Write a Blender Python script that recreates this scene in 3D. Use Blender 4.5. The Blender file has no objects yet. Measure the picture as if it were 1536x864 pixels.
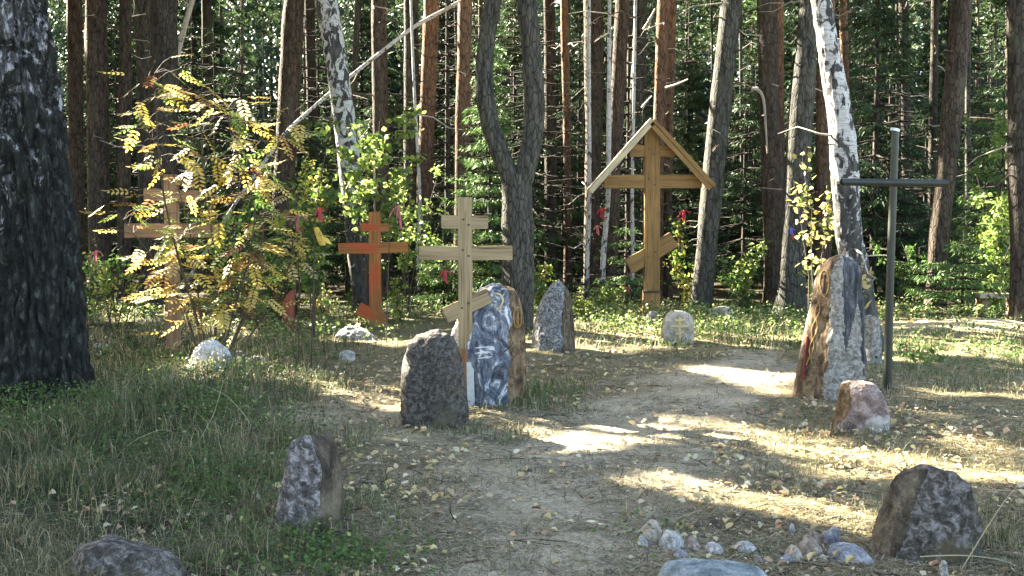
import bpy, bmesh, math, random
import numpy as np
from mathutils import Vector, Matrix, Quaternion
random.seed(7); RNG = np.random.default_rng(7)
R = math.radians

# ------------------------------------------------------------------ camera, sky, sun, exposure
scene = bpy.context.scene
F_PX, CAM_H, PITCH = 1540.0, 1.6, R(3.4)
cd = bpy.data.cameras.new('camera'); cam = bpy.data.objects.new('camera', cd)
scene.collection.objects.link(cam); scene.camera = cam
cd.sensor_width = 36.0; cd.lens = 36.0*F_PX/1536.0; cd.clip_start = 0.05; cd.clip_end = 3000
cam.location = (0, 0, CAM_H); cam.rotation_euler = (R(90)-PITCH, 0, 0)
SUN_EL, SUN_AZ = R(33), R(-51)          # azimuth from +Y towards +X (negative = left of the view, behind the trees)
S = np.array([math.sin(SUN_AZ)*math.cos(SUN_EL), math.cos(SUN_AZ)*math.cos(SUN_EL), math.sin(SUN_EL)])
world = bpy.data.worlds.new('World'); scene.world = world; world.use_nodes = True
wn = world.node_tree; wn.nodes.clear()
sky = wn.nodes.new('ShaderNodeTexSky'); sky.sky_type = 'NISHITA'; sky.sun_disc = False
sky.sun_elevation = SUN_EL; sky.sun_rotation = SUN_AZ; sky.air_density = 1.0; sky.dust_density = 2.5
bg = wn.nodes.new('ShaderNodeBackground'); bg.inputs[1].default_value = 0.052
wo = wn.nodes.new('ShaderNodeOutputWorld')
wn.links.new(sky.outputs[0], bg.inputs[0]); wn.links.new(bg.outputs[0], wo.inputs[0])
sl = bpy.data.lights.new('sun', 'SUN'); sl.energy = 5.0; sl.angle = R(0.5); sl.color = (1.0, 0.93, 0.80)
so = bpy.data.objects.new('sun', sl); scene.collection.objects.link(so)
so.rotation_euler = Vector(S).to_track_quat('Z', 'Y').to_euler(); so.location = (-20, 20, 30)
scene.view_settings.view_transform = 'Standard'; scene.view_settings.look = 'None'
scene.view_settings.gamma = 1.0; scene.view_settings.exposure = 4.12
scene.view_settings.use_white_balance = True; scene.view_settings.white_balance_temperature = 7150; scene.view_settings.white_balance_tint = 8
scene.render.engine = 'CYCLES'
scene.cycles.max_bounces = 5; scene.cycles.diffuse_bounces = 3; scene.cycles.glossy_bounces = 2
scene.cycles.transmission_bounces = 3; scene.cycles.transparent_max_bounces = 4
scene.cycles.use_denoising = True; scene.cycles.sample_clamp_indirect = 6

# ------------------------------------------------------------------ helpers: measuring
CP, SP = math.cos(PITCH), math.sin(PITCH)
def at(px, py, Y):
    """world point seen at photo pixel (px,py) at forward distance Y"""
    u = (px-768.0)/F_PX; v = (432.0-py)/F_PX
    t = Y/(CP+v*SP)
    return Vector((u*t, Y, CAM_H+t*(-SP+v*CP)))
def gnd(px, py):
    u = (px-768.0)/F_PX; v = (432.0-py)/F_PX
    t = CAM_H/(SP-v*CP)
    return Vector((u*t, t*(CP+v*SP), 0))
def to_px(x, y, z=0.0):
    d = y*CP-(z-CAM_H)*SP; up = y*SP+(z-CAM_H)*CP
    return 768+F_PX*x/d, 432-F_PX*up/d

def vnoise(p, seed=0):
    p = np.asarray(p, float)
    if p.shape[1] == 2: p = np.c_[p, np.zeros(len(p))]
    i = np.floor(p).astype(np.int64); f = p-i; f = f*f*(3-2*f)
    def h(a, b, c):
        n = (a*374761393+b*668265263+c*2147483647+seed*974634777) & 0xffffffff
        n = ((n ^ (n >> 13))*1274126177) & 0xffffffff
        n = n ^ (n >> 16)
        n = (n*2246822519) & 0xffffffff
        return ((n ^ (n >> 15)) & 0xffffff)/float(0xffffff)
    x, y, z = i[:, 0], i[:, 1], i[:, 2]; fx, fy, fz = f[:, 0], f[:, 1], f[:, 2]
    def L(a, b, t): return a+(b-a)*t
    return L(L(L(h(x,y,z), h(x+1,y,z), fx), L(h(x,y+1,z), h(x+1,y+1,z), fx), fy),
             L(L(h(x,y,z+1), h(x+1,y,z+1), fx), L(h(x,y+1,z+1), h(x+1,y+1,z+1), fx), fy), fz)
def fbm(p, seed=0, o=4):
    p = np.asarray(p, float); a = 0.5; s = 0; t = 0
    for k in range(o):
        s = s+a*vnoise(p*(2.03**k), seed+k*17); t += a; a *= 0.5
    return s/t
def hz(x, y):
    """ground height"""
    x = np.atleast_1d(np.asarray(x, float)); y = np.atleast_1d(np.asarray(y, float))
    h = 0.16*(fbm(np.c_[x*0.5, y*0.5], 5, 3)-0.5) + 0.05*(fbm(np.c_[x*2.2, y*2.2], 9, 3)-0.5)
    # gentle bank around the big birch, a trodden hollow along the path, the sand heap at the back right
    h = h+0.16*np.exp(-(((x+3.6)/1.9)**2+((y-8.6)/2.2)**2))
    h = h+0.10*np.exp(-(((x-7.3)/1.5)**2+((y-16.0)/1.2)**2))
    h = h-0.04*np.exp(-(((x-0.2-0.12*(y-6))/0.8)**2))*(y < 12)
    return h
def hz1(x, y): return float(hz(x, y)[0])

def inpoly(px, py, poly):
    c = np.zeros(len(px), bool); n = len(poly); j = n-1
    for i in range(n):
        xi, yi = poly[i]; xj, yj = poly[j]
        m = ((yi > py) != (yj > py)) & (px < (xj-xi)*(py-yi)/(yj-yi+1e-12)+xi)
        c ^= m; j = i
    return c
# openings cut in the unseen canopy to put sun on the ground (in ground metres)
LITPX = [[(1015,541),(1190,556),(1212,578),(1110,577),(1050,562)],
         [(925,622),(1130,636),(1170,656),(1020,655),(925,642)],
         [(640,640),(900,628),(960,640),(880,655),(700,655)],
         [(945,698),(1140,735),(1330,766),(1345,812),(1180,782),(1040,748),(950,722)],
         [(1375,476),(1480,462),(1600,474),(1600,516),(1440,505)],
         [(870,488),(1010,500),(985,520),(872,516)],
         [(1420,575),(1600,590),(1600,606),(1440,590)],
         [(1180,640),(1260,668),(1420,690),(1400,712),(1230,700),(1165,672)]]
LIT = []
for poly in LITPX:
    LIT.append([tuple(gnd(a, b)[:2]) for a, b in poly])
# the white stone under the rowan
a = at(310, 540, 11.7); sx_, sy_ = a.x-S[0]/S[2]*a.z, a.y-S[1]/S[2]*a.z
LIT.append([(sx_-.45, sy_-.3), (sx_+.45, sy_-.3), (sx_+.45, sy_+.4), (sx_-.45, sy_+.4)])
# openings cut to let the sun reach the left edges of trunks, the rowan and the roofed cross: (px,py bottom),(px,py top),distance,half width
for (ax, ay), (bx, by), YY, hw in [((1048, 460), (1096, 5), 19.5, .35), ((690, 440), (697, 5), 21, .3), ((636, 300), (645, 5), 22.5, .3), ((425, 330), (438, 5), 23, .3), ((985, 400), (995, 5), 21, .3),
    ((1285, 400), (1235, 10), 13.2, .3), ((527, 300), (500, 20), 18.6, .35), ((884, 440), (886, 5), 23, .3), ((905, 450), (918, 240), 19.6, .2), ((1151, 260), (1146, 130), 19.6, .35), ((884, 290), (976, 178), 18.2, .3),
    ((360, 300), (700, -5), 22.5, .45), ((262, 100), (290, 5), 20.8, .3), ((740, 330), (760, 20), 18.9, .9), ((1200, 330), (1240, 230), 14.6, .4), ((1470, 440), (1500, 290), 18.9, .8), ((250, 470), (310, 130), 11.7, .22), ((420, 300), (350, 200), 11.5, .3), ((225, 420), (235, 180), 11.6, .18), ((440, 440), (560, 350), 15.5, .5), ((560, 400), (620, 260), 15.3, .5), ((890, 480), (1000, 430), 18.6, .7), ((1040, 500), (1180, 470), 17, .5), ((1420, 490), (1520, 400), 17.4, .6), ((1245, 560), (1262, 395), 9.6, .06), ((682, 560), (720, 440), 9.7, .05)]:
    g0, g1 = [(q.x-S[0]/S[2]*q.z, q.y-S[1]/S[2]*q.z) for q in (at(ax, ay, YY), at(bx, by, YY))]
    dx, dy = g1[0]-g0[0], g1[1]-g0[1]; l = math.hypot(dx, dy)+1e-6; nx_, ny_ = -dy/l*hw, dx/l*hw
    LIT.append([(g0[0]+nx_, g0[1]+ny_), (g1[0]+nx_, g1[1]+ny_), (g1[0]-nx_, g1[1]-ny_), (g0[0]-nx_, g0[1]-ny_)])
def litzone(gx, gy, mg=.24):
    m = np.zeros(len(gx), bool); wob = (vnoise(np.c_[gx*2.5, gy*2.5], 31)-.5)*.28
    for poly in LIT:
        q = np.array(poly); c = (gx > q[:, 0].min()-.6) & (gx < q[:, 0].max()+.6) & (gy > q[:, 1].min()-.6) & (gy < q[:, 1].max()+.6)
        if c.any():
            r = np.zeros(c.sum(), bool)
            for ex, ey in ((0, 0), (mg, 0), (-mg, 0), (0, mg), (0, -mg)): r |= inpoly(gx[c]+wob[c]+ex, gy[c]-wob[c]*.6+ey, poly)
            m[c] |= r
    return m
def gap(P):
    """True where foliage at P would stand in one of the openings cut in the canopy"""
    gx = P[:, 0]-S[0]/S[2]*P[:, 2]; gy = P[:, 1]-S[1]/S[2]*P[:, 2]
    n = fbm(np.c_[gx*1.25, gy*0.8], 77, 2)
    thr = np.where(gy > 15, 0.575, np.where((gx > 1.3) & (gy > 6), 0.62, 0.84))
    thr = np.where((gy > 9.5) & (gy <= 15) & (gx < -1.5), 0.60, thr)
    return litzone(gx, gy) | (n > thr)
def blocks(x, y, z0=1, z1=15):
    """share of a trunk standing at (x,y) that would shade one of the openings"""
    z = np.linspace(z0, z1, 25); return litzone(x-S[0]/S[2]*z, y-S[1]/S[2]*z, .05).mean()

# ------------------------------------------------------------------ helpers: objects
def col_link(o): scene.collection.objects.link(o)
def empty(name, loc, label, cat, group=None, rz=0):
    o = bpy.data.objects.new(name, None); col_link(o); o.location = loc; o.rotation_euler = (0, 0, rz)
    o.empty_display_size = 0.2; tag(o, label, cat, group); return o
def tag(o, label=None, cat=None, group=None, kind=None):
    if label: o['label'] = label
    if cat: o['category'] = cat
    if group: o['group'] = group
    if kind: o['kind'] = kind
    return o
class MB:
    """collects raw numpy geometry"""
    def __init__(s): s.v = []; s.f = []; s.n = 0; s.c = []; s.mi = []
    def add(s, v, f, c=None, mi=0):
        v = np.asarray(v, float).reshape(-1, 3); f = np.asarray(f, np.int64)
        s.v.append(v); s.f.append(f+s.n); s.n += len(v)
        if c is None: c = np.ones((len(v), 3))*.5
        c = np.asarray(c, float)
        if c.ndim == 1: c = np.tile(c, (len(v), 1))
        s.c.append(c); s.mi.append(np.full(len(f), mi))
    def build(s, name, mats, parent=None, smooth=False, origin=None, color=True):
        me = bpy.data.meshes.new(name)
        V = np.concatenate(s.v) if s.v else np.zeros((0, 3))
        if origin is not None: V = V-np.asarray(origin)
        elif parent is not None: V = V-np.asarray(parent.location)
        loops = np.concatenate([f.ravel() for f in s.f]); cnt = np.concatenate([np.full(len(f), f.shape[1]) for f in s.f])
        me.vertices.add(len(V)); me.vertices.foreach_set('co', V.astype(np.float32).ravel())
        me.loops.add(len(loops)); me.loops.foreach_set('vertex_index', loops.astype(np.int32))
        st = np.concatenate([[0], np.cumsum(cnt)[:-1]])
        me.polygons.add(len(cnt)); me.polygons.foreach_set('loop_start', st.astype(np.int32))
        if not isinstance(mats, (list, tuple)): mats = [mats]
        for m in mats: me.materials.append(m)
        me.polygons.foreach_set('material_index', np.concatenate(s.mi).astype(np.int32))
        me.update(calc_edges=True)
        if smooth: me.polygons.foreach_set('use_smooth', np.ones(len(cnt), bool))
        if color:
            at_ = me.color_attributes.new('col', 'FLOAT_COLOR', 'POINT')
            C = np.c_[np.concatenate(s.c), np.ones(len(V))]
            at_.data.foreach_set('color', C.astype(np.float32).ravel())
        o = bpy.data.objects.new(name, me); col_link(o)
        if parent is not None: o.parent = parent
        elif origin is not None: o.location = origin
        return o

# ------------------------------------------------------------------ materials
def newmat(name):
    m = bpy.data.materials.new(name); m.use_nodes = True; nt = m.node_tree
    p = nt.nodes['Principled BSDF']; return m, nt, p
def nd(nt, t, **k):
    n = nt.nodes.new(t)
    for a, b in k.items(): setattr(n, a, b)
    return n
def ramp(nt, src, stops, interp='LINEAR'):
    r = nd(nt, 'ShaderNodeValToRGB'); r.color_ramp.interpolation = interp
    e = r.color_ramp.elements
    while len(e) < len(stops): e.new(0.5)
    for k, (p, c) in enumerate(stops):
        e[k].position = p; e[k].color = (c[0], c[1], c[2], 1) if hasattr(c, '__len__') else (c, c, c, 1)
    nt.links.new(src, r.inputs[0]); return r.outputs[0]
def tex(nt, kind, scale, mscale=(1, 1, 1), rot=(0, 0, 0), detail=5, rough=.6, dist=0, coord='Object', **k):
    tc = nd(nt, 'ShaderNodeTexCoord'); mp = nd(nt, 'ShaderNodeMapping')
    mp.inputs['Scale'].default_value = mscale; mp.inputs['Rotation'].default_value = rot
    nt.links.new(tc.outputs[coord], mp.inputs[0])
    t = nd(nt, kind); nt.links.new(mp.outputs[0], t.inputs['Vector']); t.inputs['Scale'].default_value = scale
    if kind == 'ShaderNodeTexNoise':
        t.inputs['Detail'].default_value = detail; t.inputs['Roughness'].default_value = rough; t.inputs['Distortion'].default_value = dist
    for a, b in k.items(): setattr(t, a, b)
    return t
def mix(nt, fac, a, b, mode='MIX'):
    m = nd(nt, 'ShaderNodeMix', data_type='RGBA', blend_type=mode)
    for s, v in ((m.inputs[0], fac), (m.inputs[6], a), (m.inputs[7], b)):
        if isinstance(v, (int, float)): s.default_value = v
        elif isinstance(v, tuple): s.default_value = (v[0], v[1], v[2], 1)
        else: nt.links.new(v, s)
    return m.outputs[2]
def bump(nt, p, src, strength=.5, dist=.02):
    b = nd(nt, 'ShaderNodeBump'); b.inputs['Strength'].default_value = strength; b.inputs['Distance'].default_value = dist
    nt.links.new(src, b.inputs['Height']); nt.links.new(b.outputs[0], p.inputs['Normal'])
M = {}
def foliage_mat(name, trans=.35, rough=.5, spec=.25):
    m, nt, p = newmat(name)
    at_ = nd(nt, 'ShaderNodeVertexColor'); at_.layer_name = 'col'
    nt.links.new(at_.outputs[0], p.inputs['Base Color']); p.inputs['Roughness'].default_value = rough
    p.inputs['Specular IOR Level'].default_value = spec
    tr = nd(nt, 'ShaderNodeBsdfTranslucent'); nt.links.new(at_.outputs[0], tr.inputs[0])
    mx = nd(nt, 'ShaderNodeMixShader'); mx.inputs[0].default_value = trans
    nt.links.new(p.outputs[0], mx.inputs[1]); nt.links.new(tr.outputs[0], mx.inputs[2])
    nt.links.new(mx.outputs[0], nt.nodes['Material Output'].inputs[0]); M[name] = m; return m
foliage_mat('leaf', .45); foliage_mat('needle', .22, .6, .2); foliage_mat('grass', .35, .55, .2); foliage_mat('litter', .18, .75, .15)
def bark_pine(name, low_a, low_b, up, z0, z1, tint=1.0):
    m, nt, p = newmat(name)
    n1 = tex(nt, 'ShaderNodeTexNoise', 14, (1, 1, .22), detail=6, rough=.65, dist=.4)
    n2 = tex(nt, 'ShaderNodeTexNoise', 2.2, (1, 1, .6))
    v = tex(nt, 'ShaderNodeTexVoronoi', 17, (1, 1, .3), feature='DISTANCE_TO_EDGE')
    low = ramp(nt, n1.outputs[0], [(.3, low_a), (.7, low_b)])
    upc = ramp(nt, n1.outputs[0], [(.25, tuple(c*.55 for c in up)), (.7, up)])
    tc = nd(nt, 'ShaderNodeTexCoord'); sx = nd(nt, 'ShaderNodeSeparateXYZ'); nt.links.new(tc.outputs['Object'], sx.inputs[0])
    mr = nd(nt, 'ShaderNodeMapRange'); nt.links.new(sx.outputs[2], mr.inputs[0]); mr.inputs[1].default_value = z0; mr.inputs[2].default_value = z1
    ad = nd(nt, 'ShaderNodeMath', operation='ADD'); nt.links.new(mr.outputs[0], ad.inputs[0])
    mu = nd(nt, 'ShaderNodeMath', operation='MULTIPLY_ADD'); nt.links.new(n2.outputs[0], mu.inputs[0]); mu.inputs[1].default_value = 1.2; mu.inputs[2].default_value = -.6
    nt.links.new(mu.outputs[0], ad.inputs[1]); ad.use_clamp = True
    base = mix(nt, ad.outputs[0], low, upc)
    crack = ramp(nt, v.outputs[0], [(0.0, .35), (.12, 1.0)])
    base = mix(nt, 1.0, base, crack, 'MULTIPLY')
    lich = ramp(nt, n2.outputs[0], [(.52, 0), (.7, .55)])
    base = mix(nt, lich, base, (.06*tint, .07*tint, .052*tint))
    nt.links.new(base, p.inputs['Base Color']); p.inputs['Roughness'].default_value = .9; p.inputs['Specular IOR Level'].default_value = .15
    h = mix(nt, .5, n1.outputs[0], crack)
    bump(nt, p, h, .9, .03); M[name] = m
bark_pine('pine_bark', (.026, .021, .019), (.115, .09, .075), (.22, .145, .105), 6.5, 11)
bark_pine('red_pine_bark', (.034, .025, .021), (.125, .082, .064), (.30, .17, .11), 2.5, 7)
bark_pine('grey_bark', (.022, .023, .021), (.115, .113, .10), (.16, .13, .11), 7, 14)
bark_pine('spruce_bark', (.018, .016, .015), (.078, .068, .06), (.12, .09, .07), 7, 14)
def bark_birch(name, thr, base_dark, white=(.46, .465, .47), sc=4.6, ms=(1.0, 1.0, .62), bd=.03):
    m, nt, p = newmat(name)
    n1 = tex(nt, 'ShaderNodeTexNoise', sc, ms, detail=5, rough=.62, dist=1.1)
    n2 = tex(nt, 'ShaderNodeTexNoise', 30, (.35, .35, 2.2), detail=3)
    n3 = tex(nt, 'ShaderNodeTexNoise', 16, (1, 1, .3), detail=6, rough=.7)
    tc = nd(nt, 'ShaderNodeTexCoord'); sx = nd(nt, 'ShaderNodeSeparateXYZ'); nt.links.new(tc.outputs['Object'], sx.inputs[0])
    mr = nd(nt, 'ShaderNodeMapRange'); nt.links.new(sx.outputs[2], mr.inputs[0])
    mr.inputs[1].default_value = 0.2; mr.inputs[2].default_value = base_dark; mr.inputs[3].default_value = -.17; mr.inputs[4].default_value = 0.03
    ad = nd(nt, 'ShaderNodeMath', operation='ADD'); nt.links.new(n1.outputs[0], ad.inputs[0]); nt.links.new(mr.outputs[0], ad.inputs[1])
    f = ramp(nt, ad.outputs[0], [(thr-.015, 0), (thr+.02, 1)])
    dark = ramp(nt, n3.outputs[0], [(.38, (.008, .008, .008)), (.66, (.075, .072, .070))])
    wh = ramp(nt, n2.outputs[0], [(.36, tuple(c*.45 for c in white)), (.5, white)])
    c = mix(nt, f, dark, wh); nt.links.new(c, p.inputs['Base Color']); p.inputs['Roughness'].default_value = .8
    h = mix(nt, .35, n3.outputs[0], f); bump(nt, p, h, 1, bd); M[name] = m
bark_birch('birch_bark', .515, 2.6, sc=7)
m, nt, p = newmat('old_birch_bark')
n1 = tex(nt, 'ShaderNodeTexNoise', 20, (1, 1, .35), detail=8, rough=.75, dist=.8); v = tex(nt, 'ShaderNodeTexVoronoi', 15, (1, 1, .36), feature='DISTANCE_TO_EDGE')
n4 = tex(nt, 'ShaderNodeTexNoise', 7, (1, 1, .7), detail=7, rough=.7, dist=1.0); n5 = tex(nt, 'ShaderNodeTexNoise', 1.6, detail=2)
vr = nd(nt, 'ShaderNodeVectorMath', operation='MULTIPLY_ADD'); nt.links.new(n1.outputs['Color'], vr.inputs[0]); vr.inputs[1].default_value = (.16, .16, .16)
mp_ = v.inputs['Vector'].links[0].from_node; nt.links.new(mp_.outputs[0], vr.inputs[2]); nt.links.new(vr.outputs[0], v.inputs['Vector'])
c = ramp(nt, n1.outputs[0], [(.36, (.007, .008, .007)), (.52, (.032, .036, .031)), (.66, (.14, .148, .128))])
cr = ramp(nt, v.outputs[0], [(0.0, .12), (.22, 1.0)]); c = mix(nt, 1, c, cr, 'MULTIPLY')
tc = nd(nt, 'ShaderNodeTexCoord'); sx = nd(nt, 'ShaderNodeSeparateXYZ'); nt.links.new(tc.outputs['Object'], sx.inputs[0])
mr = nd(nt, 'ShaderNodeMapRange'); nt.links.new(sx.outputs[2], mr.inputs[0]); mr.inputs[1].default_value = .3; mr.inputs[2].default_value = 2.9; mr.inputs[3].default_value = -.15; mr.inputs[4].default_value = .075
mx_ = nd(nt, 'ShaderNodeMapRange'); nt.links.new(sx.outputs[0], mx_.inputs[0]); mx_.inputs[1].default_value = -.75; mx_.inputs[2].default_value = .15; mx_.inputs[3].default_value = .05; mx_.inputs[4].default_value = -.09
a1 = nd(nt, 'ShaderNodeMath', operation='ADD'); nt.links.new(n4.outputs[0], a1.inputs[0]); nt.links.new(mr.outputs[0], a1.inputs[1])
a2 = nd(nt, 'ShaderNodeMath', operation='ADD'); nt.links.new(a1.outputs[0], a2.inputs[0]); nt.links.new(mx_.outputs[0], a2.inputs[1])
f = ramp(nt, a2.outputs[0], [(.50, 0), (.535, 1)]); f2 = mix(nt, 1, f, cr, 'MULTIPLY')
c = mix(nt, f2, c, (.40, .40, .44)); nt.links.new(c, p.inputs['Base Color']); p.inputs['Roughness'].default_value = .85
h = mix(nt, .55, n1.outputs[0], cr); bump(nt, p, h, 1, .07); M['old_birch_bark'] = m
bark_birch('slim_birch_bark', .44, 1.0, (.42, .42, .42), 9)
def simple(name, col, rough=.7, var=.25, scale=12, mscale=(1, 1, 1), bs=.3, bd=.01, metal=0, spec=.3):
    m, nt, p = newmat(name)
    n = tex(nt, 'ShaderNodeTexNoise', scale, mscale, detail=6)
    c = ramp(nt, n.outputs[0], [(.3, tuple(x*(1-var) for x in col)), (.7, tuple(min(1, x*(1+var)) for x in col))])
    nt.links.new(c, p.inputs['Base Color']); p.inputs['Roughness'].default_value = rough; p.inputs['Metallic'].default_value = metal
    p.inputs['Specular IOR Level'].default_value = spec
    bump(nt, p, n.outputs[0], bs, bd); M[name] = m; return m
def wood(name, a, b, knots=True, streak=None):
    m, nt, p = newmat(name)
    n1 = tex(nt, 'ShaderNodeTexNoise', 26, (1, 1, .045), detail=6, rough=.6, dist=.3)
    n2 = tex(nt, 'ShaderNodeTexNoise', 2.4, (1, 1, .5), detail=3)
    n3 = tex(nt, 'ShaderNodeTexNoise', 90, (1, 1, .02), detail=2)
    c = ramp(nt, n1.outputs[0], [(.32, a), (.5, tuple((x+y)/2 for x, y in zip(a, b))), (.68, b)])
    w = ramp(nt, n2.outputs[0], [(.35, .72), (.65, 1.0)]); c = mix(nt, 1, c, w, 'MULTIPLY')
    cr = ramp(nt, n3.outputs[0], [(.33, .35), (.40, 1.0)]); c = mix(nt, 1, c, cr, 'MULTIPLY')
    if streak:
        s = ramp(nt, n2.outputs[0], [(.50, 0), (.62, .8)]); c = mix(nt, s, c, streak)
    nt.links.new(c, p.inputs['Base Color']); p.inputs['Roughness'].default_value = .75; p.inputs['Specular IOR Level'].default_value = .25
    bump(nt, p, n1.outputs[0], .5, .006); M[name] = m
wood('weathered_wood', (.22, .155, .085), (.42, .325, .20))
wood('foot_wood', (.20, .10, .05), (.34, .19, .09))
wood('golden_wood', (.17, .098, .036), (.31, .185, .075))
wood('red_wood', (.24, .095, .035), (.42, .185, .06), streak=(.40, .065, .025))
wood('brown_wood', (.22, .135, .085), (.42, .28, .18))
wood('pale_board', (.40, .33, .22), (.62, .53, .38))  # pale wood; stands in for sunlight on the left roof boards
wood('maroon_board', (.20, .05, .035), (.36, .11, .07))
def stone_mat(name, cols, scale=6, speck=(.03, .03, .03), samt=.5, bs=.8, mscale=(1, 1, 1), moss=None, dist=.6, patch=None, rough=.85):
    m, nt, p = newmat(name)
    n1 = tex(nt, 'ShaderNodeTexNoise', scale, mscale, detail=7, rough=.68, dist=dist)
    n2 = tex(nt, 'ShaderNodeTexNoise', 75, detail=4, rough=.75)
    n3 = tex(nt, 'ShaderNodeTexNoise', 2.1, detail=4, rough=.6)
    k = len(cols); c = ramp(nt, n1.outputs[0], [(.37+.26*i/(k-1), cc) for i, cc in enumerate(cols)])
    s = ramp(nt, n2.outputs[0], [(.36, samt), (.5, 0)]); c = mix(nt, s, c, speck)
    hi = ramp(nt, n2.outputs[0], [(.6, 0), (.72, samt)]); c = mix(nt, hi, c, tuple(min(1, x*1.7+.08) for x in cols[-1]))
    if patch:
        s = ramp(nt, n3.outputs[0], [(.52, 0), (.57, .9)]); c = mix(nt, s, c, patch)
    if moss:
        s = ramp(nt, n3.outputs[0], [(.53, 0), (.66, .85)]); c = mix(nt, s, c, moss)
    nt.links.new(c, p.inputs['Base Color']); p.inputs['Roughness'].default_value = rough; p.inputs['Specular IOR Level'].default_value = .3
    h = mix(nt, .4, n1.outputs[0], n2.outputs[0]); bump(nt, p, h, bs, .03); M[name] = m
stone_mat('dark_stone', [(.022, .02, .018), (.065, .058, .051), (.155, .14, .126)], 28, moss=(.10, .085, .05))
stone_mat('purple_stone', [(.035, .032, .030), (.125, .112, .108), (.38, .355, .36)], 24, moss=(.16, .13, .08))
stone_mat('violet_boulder', [(.025, .022, .018), (.085, .072, .06), (.25, .225, .215)], 22, moss=(.10, .075, .035))
stone_mat('brown_face', [(.025, .02, .014), (.085, .066, .045), (.19, .15, .10)], 10, (.02, .012, .01), mscale=(1, 1, .35))
stone_mat('rust_face', [(.035, .022, .014), (.14, .088, .05), (.31, .225, .13)], 12, (.03, .015, .01), mscale=(1, 1, .5))
stone_mat('pale_stone', [(.13, .115, .10), (.27, .25, .225), (.44, .42, .385)], 24)
stone_mat('slate_face', [(.018, .02, .024), (.055, .06, .07), (.17, .17, .18)], 12, mscale=(1.8, 1.8, .22))
stone_mat('veined_stone', [(.03, .04, .06), (.09, .11, .15), (.22, .24, .28), (.80, .82, .86)], 5.2, (.02, .03, .05), .35, mscale=(1, 1, .55), dist=2.6)
stone_mat('white_stone', [(.36, .36, .37), (.62, .62, .64), (.8, .8, .8)], 12)
stone_mat('grey_slab', [(.05, .05, .05), (.18, .18, .185), (.44, .44, .45)], 20, dist=1.5)
stone_mat('pink_stone', [(.12, .085, .075), (.24, .18, .165), (.40, .33, .32)], 10, patch=(.50, .45, .43))
stone_mat('buff_stone', [(.26, .22, .17), (.42, .37, .30), (.58, .53, .45)], 8)
stone_mat('blue_grey_stone', [(.10, .13, .14), (.22, .26, .27), (.36, .40, .41)], 8)
stone_mat('pebble_white', [(.20, .19, .17), (.42, .40, .37), (.64, .62, .58)], 22)
stone_mat('pebble_grey', [(.14, .14, .15), (.26, .26, .28), (.42, .42, .44)], 12)
stone_mat('pebble_tan', [(.16, .12, .09), (.30, .24, .19), (.46, .39, .33)], 22)
simple('painted_steel', (.018, .025, .021), .45, .35, 9, spec=.5)
simple('steel_bracket', (.55, .60, .66), .35, .15, 20, metal=.5, spec=.5)
simple('red_cloth', (.36, .04, .05), .8, .3); simple('pink_cloth', (.42, .13, .15), .8, .3)
simple('yellow_cloth', (.55, .38, .08), .8, .25); simple('blue_cloth', (.10, .10, .30), .8, .25); simple('white_cloth', (.7, .68, .68), .8, .2)
simple('relief', (.52, .42, .22), .8, .2); simple('gold_relief', (.27, .165, .06), .7, .35, 25); simple('dark_relief', (.06, .04, .03), .8, .3)
simple('twig', (.075, .055, .045), .85, .4, 20, (1, 1, .3)); simple('pale_twig', (.34, .31, .27), .85, .3, 20)
simple('dead_wood', (.30, .265, .23), .9, .35, 14, (1, 1, .2)); simple('red_paint', (.22, .035, .03), .7, .3)
# ground
m, nt, p = newmat('ground')
vc = nd(nt, 'ShaderNodeVertexColor'); vc.layer_name = 'col'
n1 = tex(nt, 'ShaderNodeTexNoise', 3.0, detail=8, rough=.7); n2 = tex(nt, 'ShaderNodeTexNoise', 38, detail=6, rough=.75); n3 = tex(nt, 'ShaderNodeTexNoise', 120, (1, .5, 1), detail=3, rough=.7)
c = mix(nt, 1, vc.outputs[0], ramp(nt, n1.outputs[0], [(.3, (.66, .66, .62)), (.7, (1.2, 1.16, 1.08))]), 'MULTIPLY')
c = mix(nt, 1, c, ramp(nt, n2.outputs[0], [(.3, (.50, .48, .44)), (.5, (.95, .95, .95)), (.72, (1.45, 1.4, 1.3))]), 'MULTIPLY')
c = mix(nt, 1, c, ramp(nt, n3.outputs[0], [(.3, .65), (.65, 1.2)]), 'MULTIPLY')
nt.links.new(c, p.inputs['Base Color']); p.inputs['Roughness'].default_value = .95; p.inputs['Specular IOR Level'].default_value = .1
hh = mix(nt, .5, n2.outputs[0], n3.outputs[0]); bump(nt, p, hh, .9, .03); M['ground'] = m

# ------------------------------------------------------------------ ground sheet
def blob(px, py, cx, cy, rx, ry): return np.exp(-(((px-cx)/rx)**2+((py-cy)/ry)**2))
def path_mask(x, y):
    px, py = to_px(x, y); px = np.asarray(px); py = np.asarray(py)
    cx = np.interp(py, [545, 565, 600, 650, 700, 760, 864, 1100], [1130, 1120, 1010, 960, 900, 860, 830, 800])
    w = np.interp(py, [540, 565, 600, 650, 700, 760, 864, 1100], [40, 110, 140, 230, 215, 190, 190, 260])
    m = 1/(1+np.exp(np.clip((np.abs(px-cx)/w-1)*5.0, -50, 50)))
    m2 = blob(px, py, 530, 630, 110, 24)*.8 + blob(px, py, 360, 590, 80, 12)*.3
    m = np.maximum(m, m2)
    m = m*np.where(py < 535, np.exp(-((535-py)/18.0)**2), 1)
    return np.clip(m+(fbm(np.c_[x*1.3, y*1.3], 3, 4)-.5)*1.0*(m > .03), 0, 1)
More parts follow.
